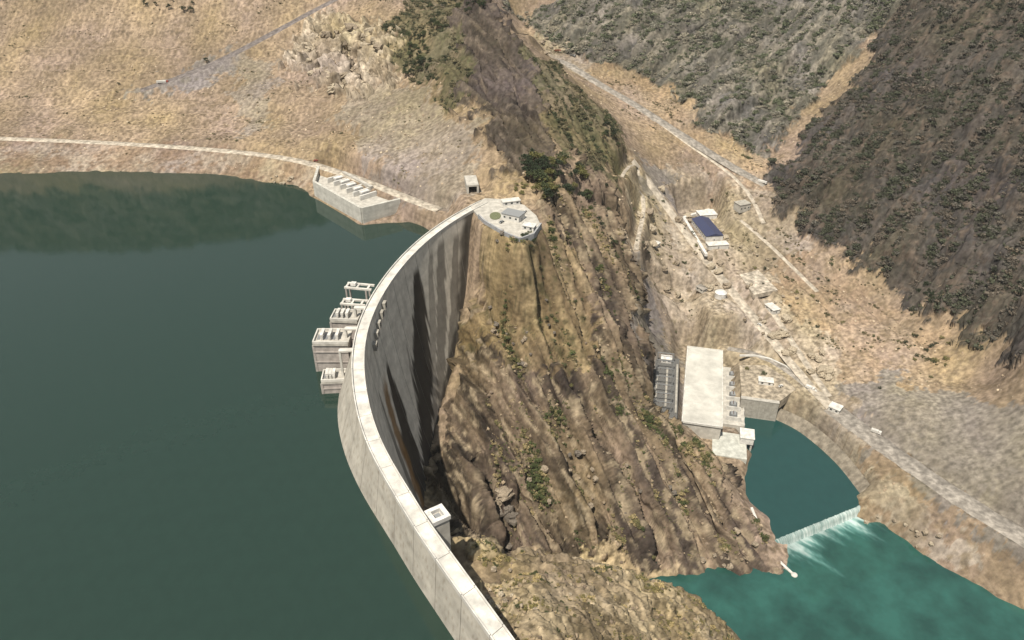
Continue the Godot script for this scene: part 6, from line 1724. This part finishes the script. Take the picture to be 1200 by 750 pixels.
func make_weir() -> void:
	var a := Vector3(181, POOL, -380.5)
	var b := Vector3(271, POOL, -421.5)
	var o := thing("weir", "low concrete weir across the tailwater with white water spilling over", "weir", (a + b) * 0.5 + Vector3(0, -14, 0))
	var org := o.position
	var d := (b - a).normalized()
	var s := Vector3(-d.z, 0, d.x)   # downstream side
	if s.z < 0:
		s = -s
	var st := tool_new(true)
	var prof := [Vector2(-2.2, -14), Vector2(-2.2, -0.15), Vector2(-1.2, -0.03), Vector2(0.2, -0.06), Vector2(1.4, -0.8), Vector2(2.4, -2.6), Vector2(3.4, -5.2), Vector2(4.4, -14)]
	for i in 30:
		for k in prof.size() - 1:
			var p0 := a.lerp(b, i / 30.0) - org
			var p1 := a.lerp(b, (i + 1) / 30.0) - org
			quad(st, p0 + s * prof[k].x + Vector3(0, prof[k].y, 0), p0 + s * prof[k + 1].x + Vector3(0, prof[k + 1].y, 0), p1 + s * prof[k + 1].x + Vector3(0, prof[k + 1].y, 0), p1 + s * prof[k].x + Vector3(0, prof[k].y, 0))
	part(o, "wall", st, mats.concrete)
	# the sheet of falling water: a ragged skin over the weir face
	var f := tool_new(true)
	var n := 220
	var skin := [Vector2(-0.6, 0.10), Vector2(0.3, 0.10), Vector2(1.6, -0.5), Vector2(2.6, -2.4), Vector2(3.5, -4.7), Vector2(4.3, -4.95)]
	for i in n:
		for k in skin.size() - 1:
			var q: Array[Vector3] = []
			for c in [[i, k], [i + 1, k], [i + 1, k + 1], [i, k + 1]]:
				var t: float = c[0] / float(n)
				var w: Vector2 = skin[c[1]]
				var nz := n_fine.get_noise_2d(t * 260.0, c[1] * 3.0)
				q.append(a.lerp(b, t) + s * (w.x + nz * 0.5) + Vector3(0, w.y + absf(nz) * 0.5, 0) - org)
			# thicker white water towards the far bank, thin glassy sheet elsewhere
			var thick := clampf(0.45 + 0.35 * float(i) / n + n_fine.get_noise_2d(i * 2.1, k * 0.7) * 0.7, 0.0, 1.0)
			f.set_color(Color(lerpf(.13, .52, thick), lerpf(.24, .60, thick), lerpf(.23, .59, thick)))
			quad(f, q[0], q[3], q[2], q[1])
	part(o, "falling_water", f, mats.froth).set_meta("kind", "stuff")
	# aerated water drifting off downstream in streaks
	f = tool_new(true)
	var cell := 0.8
	var nu := int(100.0 / cell)
	var nv := int(46.0 / cell)
	var clear := Vector3(.024, .092, .078)
	for i in nu:
		for k in nv:
			for c in [[0, 0], [1, 0], [1, 1], [0, 0], [1, 1], [0, 1]]:
				var u: float = (i + c[0]) * cell
				var v: float = 4.0 + (k + c[1]) * cell
				var reach := 20.0 + 11.0 * n_patch.get_noise_2d(u * 4.0, 3.0)
				reach += 22.0 * exp(-pow((u - 20.0 - v * 0.35) / 3.0, 2.0)) + 14.0 * exp(-pow((u - 74.0 - v * 0.2) / 5.0, 2.0))
				var streak := n_fine.get_noise_2d((u - v * 0.4) * 0.9, v * 0.13) * 0.9 + n_fine.get_noise_2d(u * 2.4, v * 0.9) * 0.35
				var edge := smoothstep(0.0, 5.0, u) * smoothstep(100.0, 95.0, u) * smoothstep(50.0, 40.0, v)
				var w := clampf(1.05 - v / reach + streak * 0.45, 0.0, 1.0) * edge
				w = w * w
				var col := clear.lerp(Vector3(.12, .27, .25), clampf(w * 2.2, 0.0, 1.0)).lerp(Vector3(.44, .56, .55), smoothstep(0.25, 1.0, w))
				f.set_color(Color(col.x, col.y, col.z))
				f.add_vertex(a + d * (u - 2.0) + s * v + Vector3(0, RIVER - POOL + 0.06 + w * 0.3, 0) - org)
	var fm := part(self, "foam", f, mats.froth)
	fm.position = org
	fm.set_meta("kind", "stuff")
	tag(fm, "white foam streaks drifting downstream from the weir on teal water", "foam")
	# guide wall along the rock nose
	var g := thing("guide_wall", "pale concrete guide wall running down the tip of the rock nose", "wall", Vector3(184, -152, -376), 0)
	st = tool_new()
	var pts := [Vector3(-9, 17, -30), Vector3(-5, 9.5, -14), Vector3(-2, 5.0, 0), Vector3(4, 3.4, 10), Vector3(9.5, 2.4, 18)]
	for i in 4:
		var p0: Vector3 = pts[i]
		var p1: Vector3 = pts[i + 1]
		var dd := (p1 - p0)
		dd.y = 0
		var sd := Vector3(-dd.z, 0, dd.x).normalized() * 0.9
		var dn := Vector3(0, -7, 0)
		quad(st, p0 - sd, p1 - sd, p1 + sd, p0 + sd)
		quad(st, p0 + sd, p1 + sd, p1 + sd + dn, p0 + sd + dn)
		quad(st, p1 - sd, p0 - sd, p0 - sd + dn, p1 - sd + dn)
	part(g, "wall", st, mats.pale)
	st = tool_new(true)
	lathe(st, Vector3(10, -5, 18.6), [Vector2(2.4, 0), Vector2(2.2, 7.4), Vector2(1.6, 8.0), Vector2(0.02, 8.1)], 14)
	part(g, "end_block", st, mats.pale)

func make_intakes() -> void:
	# stepped intake towers against the upstream face of the arch
	var specs := [
		["intake_tower", "large stepped grey intake tower in the middle of the upstream dam face", 180.0, 19.0, 15.0, 22.5],
		["intake_tower", "lower grey intake tower nearest the camera on the upstream dam face", 175.6, 12.0, 11.0, 10.5],
		["intake_tower", "square grey intake tower beyond the large one on the upstream dam face", 184.6, 15.0, 12.0, 22.0],
	]
	for e in specs:
		var deg: float = e[2]
		var out: float = e[3]
		var wide: float = e[4]
		var top: float = e[5]
		var turn := -deg_to_rad(deg)   # local +x points away from the arch centre, upstream
		var at := on_arch(deg, r_up(0.0), 0.0)
		var o := thing(e[0], e[1], "intake tower", at, turn, "intake towers on the upstream face")
		var st := tool_new()
		bx(st, Vector3(out * 0.5 - 2.5, -30, 0), Vector3(out + 1.0, 30.0 + top - 3.2, wide * 0.9))
		part(o, "shaft", st, mats.tower)
		# ribs on the front, trash rack slots between them
		for i in 4:
			st = tool_new()
			bx(st, Vector3(out - 1.4, -20, (i - 1.5) * wide * 0.29), Vector3(1.4, 20 + top - 3.4, 1.0))
			part(o, "rib", st, mats.tower)
		for i in 3:
			st = tool_new()
			bx(st, Vector3(out - 1.95, 1.0, (i - 1) * wide * 0.29), Vector3(0.2, maxf(top - 14.0, 4.0), wide * 0.19))
			part(o, "trash_rack", st, mats.steel)
		for y in [top * 0.3, top * 0.62]:
			st = tool_new()
			bx(st, Vector3(out * 0.5 - 2.0, y, 0), Vector3(out + 2.2, 0.9, wide * 0.96))
			part(o, "ledge", st, mats.tower)
		st = tool_new()
		bx(st, Vector3(out * 0.5 - 2.5, top - 3.2, 0), Vector3(out + 2.4, 1.6, wide))
		part(o, "deck", st, mats.concrete)
		for s in [-1, 1]:
			st = tool_new()
			bx(st, Vector3(out * 0.5 - 2.5, top - 1.6, s * (wide * 0.5 - 0.35)), Vector3(out + 2.4, 1.6, 0.7))
			part(o, "parapet", st, mats.crest)
		st = tool_new()
		bx(st, Vector3(out - 1.65, top - 1.6, 0), Vector3(0.7, 1.6, wide - 1.4))
		part(o, "parapet", st, mats.crest)
		# bridge to the crest, stair landings and a braced frame on the near side
		st = tool_new()
		bx(st, Vector3(-5.5, 26.6, 0), Vector3(8.0, 1.0, 3.0))
		bx(st, Vector3(-1.6, top - 1.6, 0), Vector3(1.2, 29.0 - top, 2.4))
		part(o, "bridge", st, mats.crest)
		for q in 3:
			st = tool_new()
			bx(st, Vector3(2.0 + q * (out - 4.0) / 2.4, top * (0.2 + 0.24 * q), wide * 0.5 + 1.4), Vector3(4.0, 0.6, 3.2))
			part(o, "landing", st, mats.pale)
		st = tool_new()
		for x in [1.0, out * 0.5, out - 2.6]:
			bar(st, Vector3(x, -12, wide * 0.5 + 2.7), Vector3(x, top - 2.0, wide * 0.5 + 2.7), 0.9)
		for q in 3:
			bar(st, Vector3(1.0, top * q * 0.3, wide * 0.5 + 2.7), Vector3(out - 2.6, top * (q * 0.3 + 0.3), wide * 0.5 + 2.7), 0.6)
		part(o, "lattice_frame", st, mats.tower)
		# hoist frames and gate slots on the deck
		for i in 3:
			var x := 3.5 + i * (out - 7.0) / 2.6
			st = tool_new()
			bx(st, Vector3(x, top - 1.6, -wide * 0.2), Vector3(1.4, 2.8, 1.6))
			bx(st, Vector3(x, top - 1.6, wide * 0.2), Vector3(1.4, 2.8, 1.6))
			bx(st, Vector3(x, top + 1.2, 0), Vector3(1.8, 1.2, wide * 0.52))
			part(o, "hoist_frame", st, mats.pale)
			st = tool_new()
			bx(st, Vector3(x + 2.4, top - 1.59, 0), Vector3(1.8, 0.25, wide * 0.4))
			part(o, "gate_cover", st, mats.steel)
	# open frame platforms farther along the dam
	var names := ["slim beam platform beside the far intake tower on the upstream face", "farthest slim beam platform on the upstream face of the dam"]
	var k := 0
	for e in [[188.0, 13.0, 19.0], [190.6, 15.0, 23.0]]:
		var at := on_arch(e[0], r_up(0.0), 0.0)
		var o := thing("hoist_platform", names[k], "platform", at, -deg_to_rad(e[0]), "hoist platforms on the upstream face")
		k += 1
		var top: float = e[2]
		var out: float = e[1]
		for x in [1.0, out]:
			for s in [-1, 1]:
				var st := tool_new()
				bx(st, Vector3(x, -30, s * 3.0), Vector3(1.1, 30 + top, 1.1))
				part(o, "column", st, mats.tower)
		for s in [-1, 1]:
			var st := tool_new()
			bx(st, Vector3(out * 0.5 - 1.0, top, s * 3.0), Vector3(out + 4.0, 1.2, 1.5))
			part(o, "beam", st, mats.crest)
		for x in [0.0, out * 0.5, out]:
			var st := tool_new()
			bx(st, Vector3(x, top + 0.1, 0), Vector3(1.4, 1.0, 4.4))
			part(o, "cross_beam", st, mats.crest)
		var st2 := tool_new()
		bx(st2, Vector3(out * 0.7, top + 1.25, 0), Vector3(3.4, 2.0, 3.0))
		part(o, "winch_house", st2, mats.white)

	# lift tower on the downstream side near the camera
	var lt := thing("lift_tower", "white topped square lift tower attached to the downstream side of the crest", "tower", on_arch(147.6, 285.6, 0.0), -deg_to_rad(147.6))
	var st := tool_new()
	bx(st, Vector3(0, -70, 0), Vector3(7.6, 96, 7.6))
	part(lt, "shaft", st, mats.concrete)
	for s in [-1, 1]:
		st = tool_new()
		bx(st, Vector3(s * 3.3, 26, 0), Vector3(2.2, 2.2, 8.6))
		part(lt, "parapet", st, mats.white)
		st = tool_new()
		bx(st, Vector3(0, 26, s * 3.3), Vector3(4.4, 2.2, 2.0))
		part(lt, "parapet", st, mats.white)
	st = tool_new()
	bx(st, Vector3(0, 26, 0), Vector3(2.6, 0.8, 2.6))
	part(lt, "roof_hatch", st, mats.grey_paint)

	# the shore intake block
	var p := PackedVector2Array([Vector2(-180, -662), Vector2(-127, -602.5), Vector2(-97, -622), Vector2(-92, -628), Vector2(-168, -700), Vector2(-184, -700)])
	var blk := thing("spillway_intake", "massive grey concrete spillway intake block on the far reservoir shore", "intake", Vector3(-140, 0, -650))
	var rel := PackedVector2Array()
	for q in p:
		rel.append(q - Vector2(-140, -650))
	st = tool_new()
	slab(st, rel, -30, 10.5)
	part(blk, "block", st, mats.concrete)
	# front and side walls stand above the deck
	var edges := [[0, 1], [1, 2], [5, 0]]
	for e in edges:
		var a := Vector3(rel[e[0]].x, 0, rel[e[0]].y)
		var b := Vector3(rel[e[1]].x, 0, rel[e[1]].y)
		var nseg := int(a.distance_to(b) / 9.0)
		for i in nseg:
			var m := a.lerp(b, (i + 0.5) / nseg)
			var w := a.distance_to(b) / nseg - 0.12
			st = tool_new()
			bx(st, m + Vector3(0, -30, 0), Vector3(w, 45.2, 2.4), -atan2(b.z - a.z, b.x - a.x))
			part(blk, "wall_panel", st, mats.pale_wall)
	# cross walls, gate slots and hoists on the deck
	var f := Vector3(53, 0, 59.5).normalized()
	var s := Vector3(f.z, 0, -f.x)
	var yaw := -atan2(f.z, f.x)
	for i in 6:
		var c := Vector3(-32, 10.5, -17) + f * (i * 11.0) + s * 12.0
		st = tool_new()
		bx(st, c, Vector3(1.6, 4.4, 17), yaw)
		part(blk, "cross_wall", st, mats.pale)
		if i < 5:
			var gt := thing("gate_hoist", "white gate hoist on the shore intake deck, " + ["nearest the bare hillside road", "second from the road end", "in the middle of the row", "second from the dam end", "nearest the dam"][i], "hoist", blk.position + c + f * 5.5 - Vector3(0, 0, 0), yaw, "gate hoists on the shore intake")
			st = tool_new()
			bx(st, Vector3(0, 0, -3), Vector3(3.4, 3.6, 1.2))
			bx(st, Vector3(0, 0, 3), Vector3(3.4, 3.6, 1.2))
			part(gt, "leg", st, mats.white)
			st = tool_new()
			bx(st, Vector3(0, 3.6, 0), Vector3(4.2, 1.6, 8.4))
			part(gt, "cross_head", st, mats.white)
			st = tool_new(true)
			tube(st, Vector3(0, 2.4, -2.4), Vector3(0, 2.4, 2.4), 1.0, 1.0, 12)
			part(gt, "drum", st, mats.grey_paint)
	st = tool_new()
	bx(st, Vector3(-12, 10.5, -14) + s * 8.0 + f * 8.0, Vector3(48, 6.5, 3.0), yaw)
	part(blk, "back_wall", st, mats.concrete)

func make_plaza() -> void:
	var y := 29.0
	var st := tool_new()
	var pts := PackedVector2Array([Vector2(-34, -574), Vector2(-22, -588), Vector2(-4, -586), Vector2(10, -574), Vector2(19, -554), Vector2(22, -536), Vector2(16, -518), Vector2(6, -510), Vector2(-4, -519), Vector2(-13, -530), Vector2(-21, -541), Vector2(-26, -552)])
	slab(st, pts, 20.0, y + 0.9)
	structure("plaza_pavement", st, mats.concrete)
	# wall round the valley side
	var w := thing("plaza_wall", "curved grey retaining wall below the plaza at the far dam end", "wall", Vector3(-10, 0, -530))
	for i in range(5, 11):
		var a := pts[i]
		var b := pts[i + 1]
		var m := (a + b) * 0.5
		st = tool_new()
		bx(st, Vector3(m.x + 10, 10, m.y + 530), Vector3(a.distance_to(b) - 0.05, 22.0, 1.2), -atan2(b.y - a.y, b.x - a.x))
		part(w, "wall_panel", st, mats.grey_wall)
	house("control_house", "flat dark roofed control house on the plaza at the far dam end", Vector3(1, y + 0.9, -548), -0.5, Vector3(15, 5, 10), "pale", "grey_paint")
	house("guard_house", "small white guard house at the outer tip of the plaza", Vector3(13, y + 0.9, -529), -0.4, Vector3(9, 3.6, 6), "white", "white")
	house("store_house", "low white store house at the back of the plaza", Vector3(-1, y + 0.9, -576), 0.3, Vector3(14, 3.5, 6), "white", "pale")
	# planted bed
	st = tool_new()
	var bed := PackedVector2Array()
	for i in 18:
		bed.append(Vector2(-13 + cos(TAU * i / 18) * 4.4, -553 + sin(TAU * i / 18) * 7.0))
	slab(st, bed, y, y + 1.3)
	var bd := thing("planted_bed", "oval greenish planted bed in the middle of the plaza", "flower bed", Vector3.ZERO)
	part(bd, "soil", st, mats.lawn)
	truck("parked_car", "dark grey car parked by the planted bed on the plaza", Vector3(-8, y + 0.9, -541), 0.9, "grey_paint", "grey_paint", 4.4)
	truck("parked_car", "white car parked behind the control house on the plaza", Vector3(10, y + 0.9, -560), 1.3, "white", "white", 4.4)
	# tunnel mouth at the end of the crest road
	var t := thing("tunnel_portal", "dark tunnel mouth with concrete frame in the slope at the crest end", "tunnel", Vector3(-34, y, -611), 0.15)
	st = tool_new()
	bx(st, Vector3(-4.2, -2, 0), Vector3(1.6, 9.4, 22))
	bx(st, Vector3(4.2, -2, 0), Vector3(1.6, 9.4, 22))
	bx(st, Vector3(0, -2, -10.6), Vector3(6.8, 8.0, 0.8))
	part(t, "side_wall", st, mats.concrete)
	st = tool_new()
	bx(st, Vector3(0, 6.0, 0), Vector3(6.8, 1.4, 22))
	part(t, "roof", st, mats.concrete)

func at_ground(x: float, z: float) -> Vector3:
	return Vector3(x, land(x, z), z)

func make_valley() -> void:
	# the blue roofed works building and its white wall
	house("works_building", "long works building with a dark blue roof inside a white wall", Vector3(214, -88, -772), -1.43, Vector3(46, 6, 19), "white", "blue_roof", 0.28)
	var w := thing("boundary_wall", "bright white boundary wall round the blue roofed works building", "wall", Vector3(195, -88, -806))
	var st := tool_new()
	bar(st, Vector3(0, 1.2, 0), Vector3(34, 1.2, -22), 3.0)
	part(w, "back_run", st, mats.white)
	st = tool_new()
	bar(st, Vector3(0, 1.2, 1.6), Vector3(6, 1.2, 92), 3.0)
	part(w, "side_run", st, mats.white)
	house("works_annex", "white flat annex at the upper end of the blue roofed building", Vector3(222, -88, -812), -1.43, Vector3(14, 5, 20), "white", "white")
	house("works_shed", "pale grey flat shed at the lower end of the blue roofed building", Vector3(217, -88, -735), -1.43, Vector3(9, 4, 22), "pale", "pale")
	# white tank
	var t := thing("storage_tank", "white domed storage tank on dark footing beside the valley road", "tank", at_ground(205, -657))
	st = tool_new(true)
	lathe(st, Vector3(0, -1, 0), [Vector2(5.6, 0), Vector2(5.6, 6.5)], 24)
	part(t, "shell", st, mats.white)
	st = tool_new(true)
	lathe(st, Vector3(0, 5.5, 0), [Vector2(5.9, 0), Vector2(4.2, 1.2), Vector2(2.0, 1.9), Vector2(0.01, 2.1)], 24)
	part(t, "roof", st, mats.white)
	st = tool_new(true)
	lathe(st, Vector3(0, -2, 0), [Vector2(7.4, 0), Vector2(7.2, 1.9), Vector2(5.4, 1.95)], 24)
	part(t, "footing", st, mats.dark_rock)
	# concrete pad
	st = tool_new()
	slab(st, PackedVector2Array([Vector2(232, -693), Vector2(254, -703), Vector2(262, -662), Vector2(236, -652)]), -103.0, -98.4)
	var pad := thing("concrete_pad", "bare pale concrete pad on the valley floor east of the road", "concrete pad", Vector3.ZERO)
	part(pad, "slab", st, mats.road_pale)
	for e in HOUSES:
		house(e[0], e[1], at_ground(e[2], e[3]) + Vector3(0, 0.2, 0), e[4], Vector3(e[5], e[6], e[7]), e[8], e[9], e[10])
	for e in VEHICLES:
		truck(e[0], e[1], at_ground(e[2], e[3]) + Vector3(0, 0.3, 0), e[4], e[5], e[6], e[7])
	# low kerb walls along the powerhouse approach
	var k := thing("kerb_wall", "low pale concrete wall along the bend above the powerhouse terrace", "wall", Vector3(222, -126, -575))
	st = tool_new()
	var c := [Vector3(-12, 0.5, -12), Vector3(2, 0.5, -12), Vector3(14, 1.0, -6), Vector3(25, 1.2, 6), Vector3(33, 1.4, 22), Vector3(40, 1.0, 44)]
	for i in c.size() - 1:
		bar(st, c[i], c[i + 1], 1.5)
	part(k, "wall", st, mats.pale)

const HOUSES = [
	["site_office", "low pale site office right of the valley road above the bend", 252, -640, -1.2, 13, 3.6, 8, "pale", "pale", 0.0],
	["pump_house", "square pale pump house beside the river road", 270, -508, -0.7, 9, 4.0, 8, "pale", "pale", 0.0],
	["crusher_house", "grey concrete crusher house in the upper valley beside a dark opening", 254, -790, 0.4, 14, 8.0, 11, "concrete", "old_concrete", 0.0],
	["cabin", "small white cabin beside the footpath on the ridge side", 148, -716, 0.9, 8, 3.2, 6, "white", "pale", 0.2],
	["cabin", "low grey cabin left of the white storage tank", 190, -672, -1.0, 10, 3.2, 7, "concrete", "road_grey", 0.2],
	["terrace_shed", "cream shed on the terrace right of the powerhouse", 222, -545, -0.23, 12, 3.6, 7, "pale", "pale", 0.0],
]
const VEHICLES = [
	["tanker_truck", "white truck standing at the lower end of the upper road", 287, -835, -0.75, "white", "white", 11.0],
	["parked_truck", "pale topped truck parked where the hill track ends above the reservoir", -400, -894, 0.2, "red_paint", "pale", 13.0],
	["dump_truck", "dark dump truck at the earthworks at the head of the upper road", 84, -1102, -0.6, "grey_paint", "dark", 9.0],
	["digger_truck", "rusty red truck at the earthworks beyond the dark dump truck", 64, -1116, -0.3, "red_paint", "rust", 9.0],
	["parked_car", "white car on the valley road below the storage tank", 236, -622, -0.9, "white", "white", 4.6],
	["parked_car", "dark car beside the concrete pad in the valley", 252, -646, 0.3, "grey_paint", "grey_paint", 4.6],
	["parked_car", "white car on the powerhouse terrace", 234, -540, 0.5, "white", "white", 4.6],
	["parked_truck", "white truck at the road junction by the storage shed", 258, -536, -0.8, "white", "white", 8.0],
	["parked_truck", "pale truck on the river road above the pool", 292, -478, -0.6, "white", "pale", 8.0],
	["parked_car", "red car on the shore road near the spillway intake", -190, -716, 0.4, "red_paint", "red_paint", 4.6],
]

func make_objects() -> void:
	mats.lining = surface(lin(.30, .265, .215), 0.95, "ground", 60.0, 0.3)
	mats.tower = surface(lin(.42, .385, .365), 0.9, "concrete", 30.0, 0.2)
	mats.pale_wall = surface(lin(.56, .55, .51), 0.9, "concrete", 40.0, 0.2)
	mats.grey_wall = surface(lin(.36, .37, .39), 0.9, "concrete", 30.0, 0.2)
	mats.lawn = surface(lin(.20, .22, .13), 0.95, "ground", 6.0, 0.4)
	mats.pale_rock = surface(lin(.50, .43, .33), 0.95, "ground", 12.0, 1.0)
	make_powerhouse()
	make_switchyard()
	make_bank()
	make_weir()
	make_intakes()
	make_plaza()
	make_valley()
	make_plant_meshes()
	make_plants()
